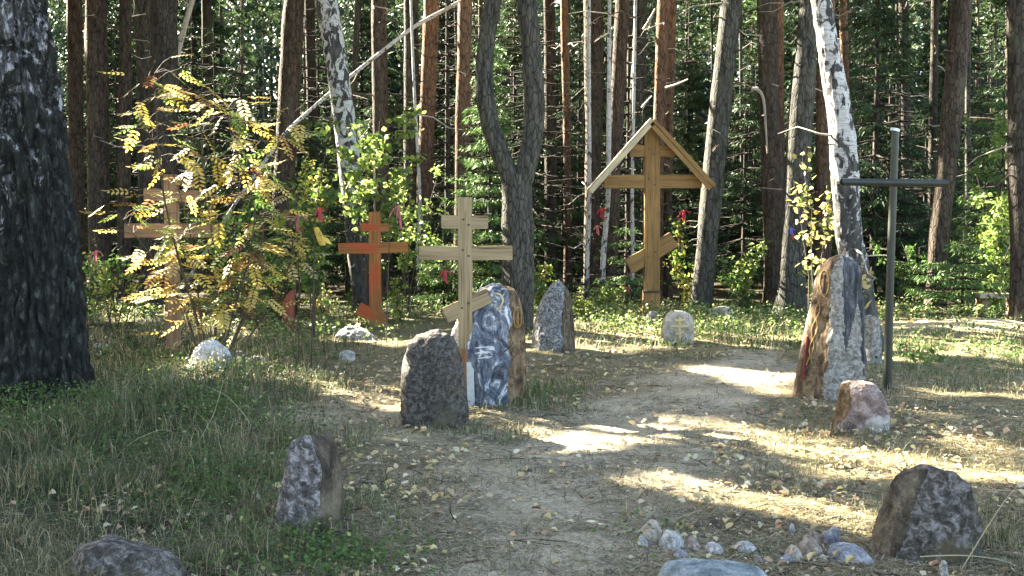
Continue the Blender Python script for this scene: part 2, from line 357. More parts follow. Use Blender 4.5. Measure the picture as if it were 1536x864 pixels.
def build_ground():
    xs = np.concatenate([-np.geomspace(300, 17, 26), np.arange(-16.5, 16.6, .09), np.geomspace(17, 300, 26)])
    ys = np.concatenate([[-300, -150, -70, -30, -12, -5, -1, 1.5], np.arange(2.6, 23, .085), np.geomspace(23.3, 500, 40)])
    X, Y = np.meshgrid(xs, ys); x, y = X.ravel(), Y.ravel()
    far = np.clip((np.hypot(x, y-10)-22)/60, 0, 1)
    z = hz(x, y)*(1-far)
    pm = np.where(y > 2, path_mask(x, np.maximum(y, 2.0)), 0.3)
    near = (y < 24) & (np.abs(x) < 17)
    n = fbm(np.c_[x*.9, y*.9], 21, 4); n2 = fbm(np.c_[x*5, y*5], 22, 3)
    z = z+np.where(near, (n2-.5)*.03, 0)
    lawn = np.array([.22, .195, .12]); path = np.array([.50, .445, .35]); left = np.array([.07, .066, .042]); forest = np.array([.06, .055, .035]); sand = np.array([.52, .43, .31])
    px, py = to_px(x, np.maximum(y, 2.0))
    lf = np.clip(1-(np.asarray(px)-250)/330, 0, 1)  # ground darkens to the left: own tone plus painted shade
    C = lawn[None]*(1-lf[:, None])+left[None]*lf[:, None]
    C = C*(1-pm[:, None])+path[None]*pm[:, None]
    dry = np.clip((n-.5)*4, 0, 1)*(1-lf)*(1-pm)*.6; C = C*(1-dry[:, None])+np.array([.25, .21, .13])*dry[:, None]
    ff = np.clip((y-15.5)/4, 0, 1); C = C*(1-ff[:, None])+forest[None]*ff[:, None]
    sd = np.clip(1.6*np.exp(-(((x-7.2)/1.5)**2+((y-15.9)/.8)**2)), 0, 1); C = C*(1-sd[:, None])+sand[None]*sd[:, None]
    sp = np.clip(1.3*np.exp(-(((x-2.3)/.8)**2+((y-11.2)/.55)**2)), 0, 1)*.8; C = C*(1-sp[:, None])+np.array([.42, .37, .29])*sp[:, None]  # paler ground painted under the sun patch to brighten it
    nx, ny = len(xs), len(ys)
    i = np.arange(nx-1)[None]+nx*np.arange(ny-1)[:, None]; i = i.ravel()
    f = np.c_[i, i+1, i+nx+1, i+nx]
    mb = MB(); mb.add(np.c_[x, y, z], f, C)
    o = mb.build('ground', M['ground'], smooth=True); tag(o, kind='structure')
build_ground()

# ------------------------------------------------------------------ geometry generators
def tube(mb, pts, rads, seg=8, c=(.5, .5, .5), noise=0, seed=0, mi=0, cap=True, furrow=0):
    pts = [Vector(p) for p in pts]; n = len(pts); V = []
    up0 = Vector((0.13, 1, 0.07)).normalized()
    for i in range(n):
        d = (pts[min(i+1, n-1)]-pts[max(i-1, 0)]).normalized()
        a = d.cross(up0).normalized(); b = a.cross(d).normalized()
        for k in range(seg):
            t = 2*math.pi*k/seg; V.append(pts[i]+(a*math.cos(t)+b*math.sin(t))*rads[i])
    V = np.array(V)
    if noise:
        ctr = np.repeat(np.array([list(p) for p in pts]), seg, 0)
        nn = fbm(V*np.array([3.2, 3.2, .8]), seed, 3)-.5
        n2 = fbm(V*np.array([16, 16, 3.0]), seed+5, 2)-.5
        V = ctr+(V-ctr)*(1+noise*(nn*1.3+n2*.9))[:, None]
        if furrow:
            f3 = np.abs(fbm(V*np.array([13, 13, 3.6])+nn[:, None]*1.5, seed+9, 4)-.5)*2; f4 = fbm(V*np.array([30, 30, 12.]), seed+19, 3)-.5
            Rd = V-ctr; Rd /= np.linalg.norm(Rd, axis=1)[:, None]; V = V+Rd*((np.minimum(f3, .25)-.25)*furrow+f4*furrow*.25)[:, None]
    f = []
    for i in range(n-1):
        for k in range(seg):
            k2 = (k+1) % seg; f.append((i*seg+k, i*seg+k2, (i+1)*seg+k2, (i+1)*seg+k))
    mb.add(V, f, c, mi)
    if cap:
        base = len(V)-seg; e = V[base:].mean(0); vv = np.vstack([V[base:], e]); mb.add(vv, [(k, (k+1) % seg, seg) for k in range(seg)], c, mi)
def resample(pts, step):
    pts = np.array([list(p) for p in pts], float); d = np.r_[0, np.cumsum(np.linalg.norm(np.diff(pts, axis=0), axis=1))]
    n = max(3, int(d[-1]/step)+1); t = np.linspace(0, d[-1], n)
    # smooth (Catmull-like) through cubic easing of the polyline
    out = np.c_[[np.interp(t, d, pts[:, k]) for k in range(3)]].T
    for _ in range(3): out[1:-1] = (out[:-2]+2*out[1:-1]+out[2:])/4
    return out, t, d[-1]
def tris(mb, C, D, W, ln, wd, cols):
    """slim triangles: centre base C, direction D, side W"""
    a = C-W*wd[:, None]*.5; b = C+W*wd[:, None]*.5; t = C+D*ln[:, None]
    n = len(C); V = np.stack([a, b, t], 1).reshape(-1, 3); f = np.arange(3*n).reshape(-1, 3)
    mb.add(V, f, np.repeat(cols, 3, 0))
def rdir(n, rng):
    v = rng.normal(size=(n, 3)); return v/np.linalg.norm(v, axis=1)[:, None]
def leafquads(mb, C, size, cols, rng, up=.3, aspect=.62):
    """oval leaf faces: six corners, slightly folded"""
    n = len(C); D = rdir(n, rng); D[:, 2] = D[:, 2]*.7-.15; D /= np.linalg.norm(D, axis=1)[:, None]
    N = rdir(n, rng); N[:, 2] += up*2; W = np.cross(D, N); W /= np.linalg.norm(W, axis=1)[:, None]+1e-9
    N = np.cross(W, D); s = np.asarray(size)
    if s.ndim == 0: s = np.full(n, float(s))
    s = s[:, None]
    P = [C, C+D*s*.3+W*s*aspect*.5+N*s*.06, C+D*s*.65+W*s*aspect*.42+N*s*.05, C+D*s, C+D*s*.65-W*s*aspect*.42+N*s*.05, C+D*s*.3-W*s*aspect*.5+N*s*.06]
    V = np.stack(P, 1).reshape(-1, 3); b = np.arange(n)[:, None]*6
    f = np.concatenate([b+np.array([[0, 1, 2, 3]]), b+np.array([[0, 3, 4, 5]])])
    mb.add(V, f, np.repeat(cols, 6, 0))
def pine_crown(mb, trunk_pts, z0, z1, rad, n, rng, size=.29, base=(.045, .075, .03)):
    """needle tufts clustered on limbs round the upper trunk"""
    k = max(8, int((z1-z0)*2.2)); T = trunk_pts
    out = []
    for _ in range(k):
        z = rng.uniform(z0, z1); r = rad*(1-.75*((z-z0)/(z1-z0))**1.5)*rng.uniform(.6, 1.1)
        a = rng.uniform(0, 2*math.pi); c = np.array([np.interp(z, T[:, 2], T[:, 0]), np.interp(z, T[:, 2], T[:, 1]), z])
        m = max(4, n//k); t = rng.uniform(.2, 1, m)**.7
        pos = c+np.c_[np.cos(a)*r*t, np.sin(a)*r*t, t*r*.12]+rng.normal(size=(m, 3))*np.array([.38, .38, .26])*(.4+t[:, None])
        out.append(pos)
    P = np.concatenate(out); P = P[~gap(P)]
    if not len(P): return
    g = 4; P = np.repeat(P, g, 0)+rng.normal(size=(len(P)*g, 3))*.07
    D = rdir(len(P), rng); D[:, 2] = np.abs(D[:, 2])*.7; W = np.cross(D, rdir(len(P), rng)); W /= np.linalg.norm(W, axis=1)[:, None]+1e-9
    v = rng.uniform(.6, 1.5, len(P))[:, None]
    cols = np.array(base)[None]*v*(1+rng.uniform(-.15, .25, (len(P), 3)))
    tris(mb, P, D, W, rng.uniform(.7, 1.3, len(P))*size, rng.uniform(.7, 1.2, len(P))*size*.42, cols)
def spruce_foliage(mb, H, zlow, rad, rng, dens=1.0, origin=(0, 0, 0), filt=True, size=.11, base=(.035, .07, .03), wood_mb=None):
    z = zlow; O = np.array(origin, float)
    Ps = []; Ds = []
    while z < H-.15:
        r = rad*(1-(z-zlow*.6)/(H-zlow*.6))**.8+.05; nb = rng.integers(5, 8); a0 = rng.uniform(0, 6.28)
        for b in range(nb):
            a = a0+b*2*math.pi/nb+rng.normal()*.2; L = r*rng.uniform(.65, 1.12); dz = rng.uniform(-.38, -.12)
            m = int(max(6, L*70*dens)); t = rng.uniform(.08, 1, m)
            side = rng.uniform(-1, 1, m)*(.34*L*(1-t)+.05)*1.0
            ca, sa = math.cos(a), math.sin(a)
            lift = dz*L*t+.22*L*t*t
            P = np.c_[ca*L*t-sa*side, sa*L*t+ca*side, z+lift-np.abs(side)*.25-rng.uniform(0, .09, m)]
            D = np.c_[ca*.7-sa*np.sign(side)*.6, sa*.7+ca*np.sign(side)*.6, -.3-rng.uniform(0, .7, m)]
            Ps.append(P); Ds.append(D)
            if wood_mb is not None and L > .35:
                q = [O+[ca*L*s, sa*L*s, z+dz*L*s+.22*L*s*s] for s in (0, .5, .95)]
                tube(wood_mb, q, [.012+.01*L, .01, .003], 4)
        z += rng.uniform(.16, .30)*(1+.25*rad/1.5)
    P = np.concatenate(Ps)+O; D = np.concatenate(Ds)
    if filt:
        k = ~gap(P); P, D = P[k], D[k]
    n = len(P)
    if not n: return
    D = D+rng.normal(size=(n, 3))*.35; D /= np.linalg.norm(D, axis=1)[:, None]
    W = np.cross(D, rdir(n, rng)); W /= np.linalg.norm(W, axis=1)[:, None]+1e-9
    v = rng.uniform(.6, 1.55, n)[:, None]; cols = np.array(base)[None]*v*(1+rng.uniform(-.15, .25, (n, 3)))
    tris(mb, P, D, W, rng.uniform(.7, 1.4, n)*size, rng.uniform(.6, 1.1, n)*size*.34, cols)

# ------------------------------------------------------------------ trees
STUB = []
def stubs(o, T, rad, n, rng, z0=1.2, z1=8, L=(.25, 1.0)):
    if not STUB:
        r2 = np.random.default_rng(3)
        for k in range(6):
            mb = MB(); l = 1.0; y1, y2 = r2.normal()*.08, r2.normal()*.16
            tube(mb, [(0, 0, 0), (.35, y1, .02), (.7, y2, r2.normal()*.08), (1, y2*1.3, r2.normal()*.14)], [.017, .013, .008, .003], 5)
            if k % 2: tube(mb, [(.45, y1*1.3, .02), (.62, y1+.16, .06), (.8, y1+.2, .03)], [.008, .005, .002], 4)
            ob = mb.build('dead_branch', M['twig'] if k % 3 else M['pale_twig'], smooth=True, color=False); STUB.append(ob)
            scene.collection.objects.unlink(ob)
    for _ in range(n):
        z = rng.uniform(z0, z1); c = Vector((float(np.interp(z, T[:, 2], T[:, 0])), float(np.interp(z, T[:, 2], T[:, 1])), z))
        ob = STUB[rng.integers(0, 6)].copy(); col_link(ob); ob.parent = o
        ob.location = c-o.location; ob.rotation_euler = (rng.uniform(-.4, .4), rng.uniform(-.35, .3), rng.uniform(0, 6.28))
        l = rng.uniform(*L)+rad; ob.scale = (l, l, min(1.2, l+.3))
def trunk_tree(kind, label, pix, w0, w1, Y, mat, H=16, crown=(8.5, 16, 1.6, 380), seed=0, nst=8, group=None, lean_y=0, base_py=None, cat='tree', seg=16, flare=1.35, stz=(1.2, 8), furrow=0, step=None):
    """pix: (px,py) from the base upward at distance Y; widths in px at base and at the frame top"""
    rng = np.random.default_rng(seed+100)
    P = [at(a, b, Y+lean_y*max(0, (470-b)/470.)) for a, b in pix]
    b0 = P[0]; g = hz1(b0.x, b0.y)
    if b0.z > g-.1:
        d = P[0]-P[1]; k = (b0.z-g+.12)/max(.05, -d.z); P.insert(0, P[0]+d*k if abs(k*d.x) < .6 else Vector((b0.x, b0.y, g-.12)))
    top = P[-1]; d = (P[-1]-P[-2]).normalized(); zt = top.z
    if zt < H:
        x = top.copy(); d2 = Vector((d.x*.55, d.y*.55, 1)).normalized()
        x = top+d*((H-zt)*.25/max(.3, d.z)); P.append(x); P.append(x+d2*((H-x.z)/d2.z))
    T, t, L = resample(P, step or (.16 if Y < 16 else .3))
    r0, r1 = w0/F_PX*Y/2, w1/F_PX*Y/2
    z = T[:, 2]; rad = np.interp(z, [0, max(.5, zt), H], [r0, r1, .02])
    rad = rad*(1+(flare-1)*np.exp(-np.maximum(z-g, 0)/.22))
    o = empty(kind, (float(T[0][0]), float(T[0][1]), g), label, cat, group)
    mb = MB(); tube(mb, T, rad, seg, noise=.22, seed=seed, furrow=furrow); mb.build('trunk', mat, o, smooth=True)
    if nst:
        stubs(o, T, r0*.7, nst, rng, *stz)
    if crown:
        mb = MB(); pine_crown(mb, T, crown[0], crown[1], crown[2], crown[3], rng)
        if mb.n: mb.build('crown', M['needle'], o)
    return o, T
PB, RB, GB, SB, BB, OB, LB = (M[k] for k in ('pine_bark', 'red_pine_bark', 'grey_bark', 'spruce_bark', 'birch_bark', 'old_birch_bark', 'slim_birch_bark'))
C1 = (8.0, 16, 2.0, 950)
trunk_tree('birch_tree', 'massive old birch with rough dark bark at the left edge of the clearing', [(72, 628), (66, 560), (56, 400), (42, 250), (20, 60), (10, 0)], 128, 108, 8.8, OB, 15, (8, 15, 2.6, 500), 1, 0, seg=150, flare=1.16, furrow=.20, step=.035)
TT = [
 ('pine_tree', 'straight reddish pine just right of the massive old birch', [(118, 470), (115, 300), (112, 0)], 24, 21, 21, PB, 2),
 ('pine_tree', 'thick reddish brown pine, second to the right of the massive old birch', [(152, 475), (148, 250), (144, 0)], 33, 30, 20, PB, 3),
 ('spruce_tree', 'dark grey tree left of the pine that rises behind the brown cross', [(224, 475), (220, 200), (215, 0)], 26, 27, 22, GB, 4),
 ('pine_tree', 'broad dark pine rising behind the brown cross among rowan leaves', [(245, 478), (243, 220), (246, 0)], 42, 40, 19, SB, 5),
 ('pine_tree', 'slim dark pine behind the top of the rowan', [(312, 470), (311, 200), (310, 0)], 16, 15, 27, SB, 6),
 ('pine_tree', 'pine with a sunlit left edge, left of the leaning patchy birch', [(418, 470), (428, 250), (441, 0)], 32, 30, 23, PB, 7),
 ('pine_tree', 'thin dark pine close against the left side of the leaning patchy birch', [(476, 470), (470, 250), (464, 0)], 15, 14, 26, SB, 8),
 ('pine_tree', 'slim grey pine between the leaning patchy birch and the brown pine behind the red cross', [(522, 470), (528, 190), (537, 0)], 10, 9, 25, GB, 9),
 ('pine_tree', 'brown pine whose trunk rises behind the right arm of the red cross', [(574, 475), (571, 200), (568, 0)], 24, 22, 22, PB, 10),
 ('spruce_tree', 'dark bluish trunk between the red cross and the pale wooden cross', [(618, 470), (617, 200), (617, 0)], 24, 22, 23, GB, 11),
 ('pine_tree', 'pine with reddish upper bark just left of the pale wooden cross', [(630, 475), (640, 200), (648, 0)], 22, 24, 22.5, RB, 12),
 ('pine_tree', 'sunlit red pine rising straight behind the pale wooden cross', [(690, 475), (693, 250), (698, 0)], 20, 22, 21, RB, 13),
 ('pine_tree', 'dark slim trunk right of the forked tree', [(826, 465), (826, 200), (824, 0)], 19, 17, 26, SB, 14),
 ('pine_tree', 'very slim dark trunk above the pointed grey slab', [(852, 465), (851, 200), (846, 0)], 13, 11, 25, RB, 15),
 ('pine_tree', 'tall pine with orange upper bark left of the roofed cross', [(886, 470), (890, 200), (888, 0)], 22, 27, 23, PB, 16),
 ('pine_tree', 'grey brown pine behind the left roof board of the roofed cross', [(912, 470), (922, 230), (934, 0)], 22, 22, 22, PB, 17),
 ('pine_tree', 'grey pine with broken branches between the roofed cross post and its neighbour', [(946, 470), (953, 200), (961, 0)], 19, 20, 23.5, GB, 18),
 ('pine_tree', 'bare red pine rising directly above the roof peak of the roofed cross', [(984, 472), (988, 200), (995, 0)], 19, 18, 21, RB, 19),
 ('pine_tree', 'slim red pine touching the right side of the pine above the roof peak', [(1001, 470), (1003, 200), (1009, 0)], 12, 13, 23, RB, 20),
 ('pine_tree', 'leaning trunk with a broad pale sunlit left edge, right of the roofed cross', [(1050, 468), (1062, 350), (1076, 200), (1098, 0)], 31, 30, 19.5, GB, 21),
 ('pine_tree', 'brown pine with a broken bent branch, right of the leaning pale edged trunk', [(1163, 472), (1160, 300), (1153, 150), (1150, 0)], 33, 29, 20, PB, 22),
 ('pine_tree', 'slim reddish pine just behind the brown pine with the broken branch', [(1170, 466), (1170, 200), (1168, 0)], 13, 13, 24, RB, 23),
 ('spruce_tree', 'mossy grey green trunk with spreading foot left of the right hand birch', [(1183, 478), (1190, 340), (1203, 160), (1214, 0)], 46, 28, 18.5, GB, 24),
 ('pine_tree', 'brown trunk squeezed between the mossy trunk and the right hand birch', [(1232, 472), (1236, 200), (1240, 0)], 26, 24, 19.5, RB, 25),
 ('pine_tree', 'thin pinkish pine right behind the upper part of the right hand birch', [(1275, 470), (1270, 200), (1264, 0)], 12, 12, 25, RB, 26),
 ('pine_tree', 'thin dark pine above the metal cross', [(1364, 470), (1359, 200), (1355, 0)], 14, 14, 26, SB, 27),
 ('pine_tree', 'thin black trunk to the right of the metal cross', [(1395, 470), (1399, 200), (1403, 0)], 11, 11, 27, SB, 28),
 ('pine_tree', 'grey brown trunk leaning right, left of the bench', [(1402, 470), (1412, 320), (1430, 150), (1444, 0)], 29, 30, 20, PB, 29),
 ('pine_tree', 'slender grey trunk right behind the trunk that leans right', [(1452, 470), (1452, 200), (1452, 0)], 8, 8, 26, GB, 30),
 ('pine_tree', 'dark trunk at the right edge of the picture beside the bench', [(1533, 480), (1530, 250), (1527, 0)], 34, 30, 16.8, SB, 31)]
for k, (kd, lb, pix, w0, w1, Y, mt, sd) in enumerate(TT):
    trunk_tree(kd, lb, pix, w0, w1, Y, mt, 16.5, C1, sd, 10)
# the two birches, the slim lit birches, the forked tree
trunk_tree('birch_tree', 'black and white birch leaning left behind the red cross', [(548, 478), (537, 380), (527, 270), (515, 170), (500, 60), (489, 0)], 32, 34, 18.6, BB, 15, C1, 41, 3, seg=24)
trunk_tree('birch_tree', 'white barked birch leaning over the tall brown edged stone', [(1296, 520), (1288, 430), (1272, 350), (1268, 280), (1262, 190), (1246, 90), (1231, 0)], 48, 30, 13.2, BB, 15, C1, 42, 2, seg=64, furrow=.05, step=.06)
for k, (a, b, w, lb) in enumerate([((880, 472), (884, 260), 8, 'thin pale birch stem left of the roofed cross below its roof end'), ((903, 470), (913, 250), 9, 'thin sunlit stem hung with a red ribbon left of the roofed cross'), ((948, 468), (949, 240), 6, 'very thin pale stem just left of the roofed cross post'), ((630, 470), (628, 250), 6, 'thin sunlit stem beside the left arm of the pale wooden cross')]):
    wb = random.uniform(-4, 4); trunk_tree('birch_sapling', lb, [a, (a[0]*.6+b[0]*.4+wb, a[1]*.6+b[1]*.4), (a[0]*.25+b[0]*.75-wb*.8, a[1]*.25+b[1]*.75), b], w, w*.8, 19.5+k*.3, LB, 9, (6.3, 9, .7, 60), 50+k, 3, seg=8)
def forked():
    Y = 15.6; o = empty('forked_tree', tuple(at(777, 480, Y)[:2])+(hz1(at(777, 480, Y).x, Y),), 'dark forked tree with two curved stems behind the painted stone', 'tree')
    rng = np.random.default_rng(5)
    mb = MB()
    P = [at(777, 530, Y), at(778, 470, Y), at(777, 380, Y), at(776, 300, Y), at(774, 262, Y)]
    T, t, L = resample(P, .15); tube(mb, T, np.interp(T[:, 2], [0, 2.3], [.225, .215]), 24, noise=.25, seed=3); 
    top = None
    for q, w in (([(772, 285), (762, 255), (748, 225), (733, 185), (726, 130), (728, 70), (740, 0)], (30, 24)), ([(778, 288), (789, 250), (799, 210), (803, 150), (797, 80), (789, 0)], (30, 29))):
        P = [at(a, b, Y) for a, b in q]; d = (P[-1]-P[-2]); P.append(P[-1]+d*1.2); P.append(P[-1]+Vector((d.x*.2, 0, 6)))
        T, t, L = resample(P, .15); z = T[:, 2]
        tube(mb, T, np.interp(z, [2, 5.2, 13], [w[0]/F_PX*Y/2, w[1]/F_PX*Y/2, .03]), 20, noise=.25, seed=int(w[1]))
        c = MB(); pine_crown(c, T, 7.5, 13, 1.8, 260, rng, base=(.06, .10, .03))
        if c.n: c.build('crown', M['needle'], o)
    mb.build('trunk', GB, o, smooth=True)
forked()
# a slim dead birch that has fallen slantwise into the other trees, and a thinner one beyond
def leaner(name, label, cat, pts, w, mat, seed):
    P = [at(a, b, Y) for a, b, Y in pts]; T, t, L = resample(P, .15); g = P[0]
    o = empty(name, tuple(P[0]), label, cat); mb = MB()
    tube(mb, T, np.interp(t, [0, L], [w[0], w[1]]), 12, noise=.2, seed=seed); mb.build('trunk', mat, o, smooth=True)
    mb = MB(); rng = np.random.default_rng(seed)
    for _ in range(7):
        i = rng.integers(3, len(T)-2); d = rdir(1, rng)[0]; l = rng.uniform(.2, .7)
        mb = MB(); tube(mb, [T[i], T[i]+d*l*.5, T[i]+d*l+[0, 0, .1]], [.016, .01, .003], 5)
        mb.build('dead_branch', M['pale_twig'], o, smooth=True)
leaner('fallen_birch', 'pale dead birch fallen slantwise across the trunks above the red cross', 'fallen tree', [(250, 470, 19.0), (352, 306, 19.6), (430, 196, 20.1), (500, 135, 20.6), (620, 40, 21.4), (710, -8, 22), (800, -60, 23)], (.028, .045), LB, 4)
leaner('leaning_pole', 'thin sunlit dead stem leaning right above the rowan', 'dead stem', [(235, 190, 20.5), (262, 100, 20.8), (274, 50, 21), (290, -5, 21.2), (310, -80, 21.5)], (.06, .05), M['pale_twig'], 5)
def limb(name, label, pts, r, mat='pale_twig'):
    P = [at(a, b, Y) for a, b, Y in pts]; T, t, L = resample(P, .06); mb = MB()
    tube(mb, T, np.interp(t, [0, L], [r, r*.4]), 7, noise=.15); o = mb.build(name, M[mat], origin=tuple(P[0]), smooth=True); tag(o, label, 'branch'); return o
limb('broken_branch', 'bent pale broken branch hanging on the brown pine right of the roofed cross', [(1128, 133, 19.5), (1140, 134, 19.5), (1146, 150, 19.6), (1148, 180, 19.6), (1151, 230, 19.7)], .034)
limb('broken_branch', 'short sunlit branch sticking out right of the pine above the roof peak', [(999, 132, 20.7), (1015, 127, 20.5), (1032, 119, 20.3)], .035)
limb('broken_branch', 'short sunlit branch slanting up left of the pine above the roof peak', [(966, 45, 22.5), (975, 30, 22.5), (983, 13, 22.5)], .05)
limb('broken_branch', 'small pale branch slanting just above the left roof board', [(963, 162, 20.7), (970, 152, 20.7), (978, 144, 20.7)], .03)

# fill the wood behind: slim pines in rows and spruces with boughs to the ground
rng = np.random.default_rng(11)
placed = []
def free(x, y, dmin):
    for a, b in placed:
        if (a-x)**2+(b-y)**2 < dmin*dmin: return False
    placed.append((x, y)); return True
n = 0; tries = 0
while n < 105 and tries < 6000:
    tries += 1
    y = rng.uniform(22.5, 62); x = rng.uniform(-.62*y-4, .60*y+3)
    if y < 45 and blocks(x, y) > .22 and tries < 4000: continue
    if not free(x, y, 1.5): continue
    w = rng.uniform(.09, .20); px, py = to_px(x, y); H = rng.uniform(15, 18)
    lean = rng.normal()*4; mt = [PB, GB, SB, GB, PB, SB][n % 6]
    trunk_tree('pine_tree', 'slim trunk in the dim rows deep in the wood', [(px, py+2), (px+lean, py-150), (px+lean*2, -30 if y < 40 else 60)], w/y*F_PX, w*.8/y*F_PX, y, mt, H, (H-7.5, H, 1.7, 900 if y < 42 else 260), 200+n, 5 if y < 40 else 0, 'pines in rows deep in the wood', seg=9, flare=1.15)
    n += 1
# pines added left of the clearing, mostly outside the view, to shade it
LEFT = []
rl = np.random.default_rng(41)
for _ in range(900):
    y = rl.uniform(7, 30); x = rl.uniform(-27, -7)
    if x > -.53*y-1.6 or len(LEFT) >= 34 or blocks(x, y) > .15 or not free(x, y, 2.3): continue
    LEFT.append((x, y))
for k, (x, y) in enumerate(LEFT+[(-8.6, 13.5), (-10.5, 17), (-12.5, 12), (-9.8, 9.5), (-13.5, 20), (-16.5, 15.5), (-16, 22), (-18, 26), (-12, 25), (-20, 19), (-15, 29), (-21, 30), (-23, 24), (-7.5, 19.8), (-19.5, 12), (-7.6, 4), (-9, 6.8), (-6.6, 0.5), (-10.5, 2.5), (-8.2, -3), (-12, 6)]):
    px, py = to_px(x, y); w = .26
    trunk_tree('pine_tree', 'tall pine added left of the clearing to shade it', [(px, py), (px, py-180), (px+2, -40)], w/y*F_PX, w*.85/y*F_PX, y, PB, 17, (6.5, 17, 2.4, 1700), 500+k, 4, 'pines added beside the clearing', seg=10)
# spruces
spr_share = []
for k in range(4):
    r2 = np.random.default_rng(900+k); H = [11, 8.5, 13, 7][k]
    f = MB(); spruce_foliage(f, H, .4, [2.1, 1.7, 2.4, 1.6][k], r2, 1.15, filt=False, size=.20, base=(.028, .05, .026))
    t = MB(); tube(t, [(0, 0, -.1), (0, 0, H*.5), (0, 0, H)], [.12, .07, .01], 7)
    spr_share.append((f, t))
n = 0; tries = 0
protos = {}
while n < 95 and tries < 3000:
    tries += 1
    y = rng.uniform(36, 68); x = rng.uniform(-.60*y, .58*y)
    if not free(x, y, 1.2): continue
    k = n % 4; f, t = spr_share[k]
    o = empty('spruce_tree', (x, y, hz1(x, y)*.3), 'dark spruce with boughs to the ground deep in the wood', 'tree', 'spruces deep in the wood', rng.uniform(0, 6.28))
    s = rng.uniform(.85, 1.25); o.scale = (s, s, s)
    if k not in protos:
        keep = o.location.copy(); o.location = (0, 0, 0)
        a = f.build('crown', M['needle'], None); b = t.build('trunk', SB, None, smooth=True)
        o.location = keep; protos[k] = (a, b)
    else: a, b = protos[k][0].copy(), protos[k][1].copy(); col_link(a); col_link(b)
    a.parent = o; b.parent = o; n += 1
# understorey spruces at the wood's edge, individually shaped
US = [(735, 18.9, 5.6, 1.1, 'young spruce with sunny sprays seen between the stems of the forked tree'),
      (700, 24.0, 7.5, 1.7, 'young spruce right behind the pale wooden cross'),
      (1445, 18.2, 1.6, .95, 'small spruce with a red stem in front of the trunk that leans right'),
      (940, 20.4, 1.9, .95, 'small spruce beside the foot of the roofed cross'),
      (1500, 20.5, 4.6, 1.6, 'bushy spruce behind the bench'),
      (1345, 23.5, 6.0, 1.7, 'dark spruce behind the metal cross'),
      (1115, 24.5, 5.2, 1.4, 'dark spruce between the leaning pale edged trunk and the broken branch pine'),
      (350, 24.0, 6.5, 2.0, 'dark spruce behind the crown of the rowan'),
      (180, 23.0, 6.0, 1.8, 'dark spruce behind the thick reddish brown pine'),
      (590, 25.5, 6.5, 1.6, 'dark spruce behind the right arm of the red cross'),
      (845, 27.0, 7.0, 1.6, 'dark spruce behind the very slim dark trunk'),
      (1060, 27.5, 6.5, 1.8, 'dark spruce behind the leaning pale edged trunk'),
      (665, 19.6, 1.5, .8, 'knee high spruce behind the left arm of the pale wooden cross'),
      (1400, 19.3, 1.3, .8, 'knee high spruce left of the bench beside the sand'),
      (480, 27.0, 8.0, 2.0, 'tall dark spruce behind the leaning patchy birch'),
      (1210, 28.0, 8.0, 2.0, 'tall dark spruce behind the mossy trunk'),
      (30, 24, 7, 2.2, 'dark spruce behind the massive old birch'),
      (1290, 30, 9, 2.2, 'tall dark spruce behind the white barked birch')]
rr = np.random.default_rng(31)
SPOT = ['shady spruce', 'drooping spruce', 'ragged spruce']
NEAR = [(90, 'behind the pines right of the massive old birch'), (270, 'behind the broad dark pine at the brown cross'), (400, 'left of the pine with a sunlit left edge'), (450, 'between the pine with a sunlit edge and the leaning patchy birch'), (545, 'behind the post of the red cross'), (605, 'beside the dark bluish trunk'), (660, 'between the two red pines at the pale wooden cross'), (725, 'left of the forked tree'), (760, 'behind the fork of the dark forked tree'), (810, 'right of the forked tree'), (868, 'left of the tall pine with orange upper bark'), (965, 'behind the upper bar of the roofed cross'), (1030, 'right of the pine above the roof peak'), (1130, 'left of the brown pine with the broken branch'), (1190, 'behind the mossy grey green trunk'), (1310, 'right of the white barked birch'), (1330, 'behind the left arm of the metal cross'), (1385, 'behind the right arm of the metal cross'), (1475, 'right of the trunk that leans right'), (1510, 'beside the dark trunk at the right edge'), (20, 'far left behind the massive old birch')]
for k, (q, w) in enumerate(NEAR): US.append((q, rr.uniform(22.5, 30), rr.uniform(5, 9.5), rr.uniform(1.3, 2.1), SPOT[k % 3]+' '+w))
for k, (px, Y, H, r, lb) in enumerate(US):
    if H > 3 and px != 735: px = min(((blocks((px+e-768)/F_PX*Y, Y, .5, H)+abs(e)*.002, px+e) for e in (0, -12, 12, -24, 24, -36, 36)))[1]
    x = (px-768)/F_PX*Y; r2 = np.random.default_rng(700+k); g = hz1(x, Y)
    o = empty('spruce_tree', (x, Y, g), lb, 'tree'); f = MB(); t = MB()
    tube(t, [(x, Y, g-.1), (x, Y, g+H*.5), (x, Y, g+H)], [.02+.008*H, .012+.004*H, .004], 7)
    spruce_foliage(f, H, .12 if H < 3 else .5, r, r2, 1.7 if Y < 22 else 1.2, (x, Y, g), Y > 20.5, .10 if Y < 22 else .14, (.07, .125, .04) if Y < 22 else (.036, .063, .028), t)
    t.build('trunk', M['red_pine_bark'] if k == 2 else SB, o, smooth=True); (f.build('crown', M['needle'], o) if f.n else None)
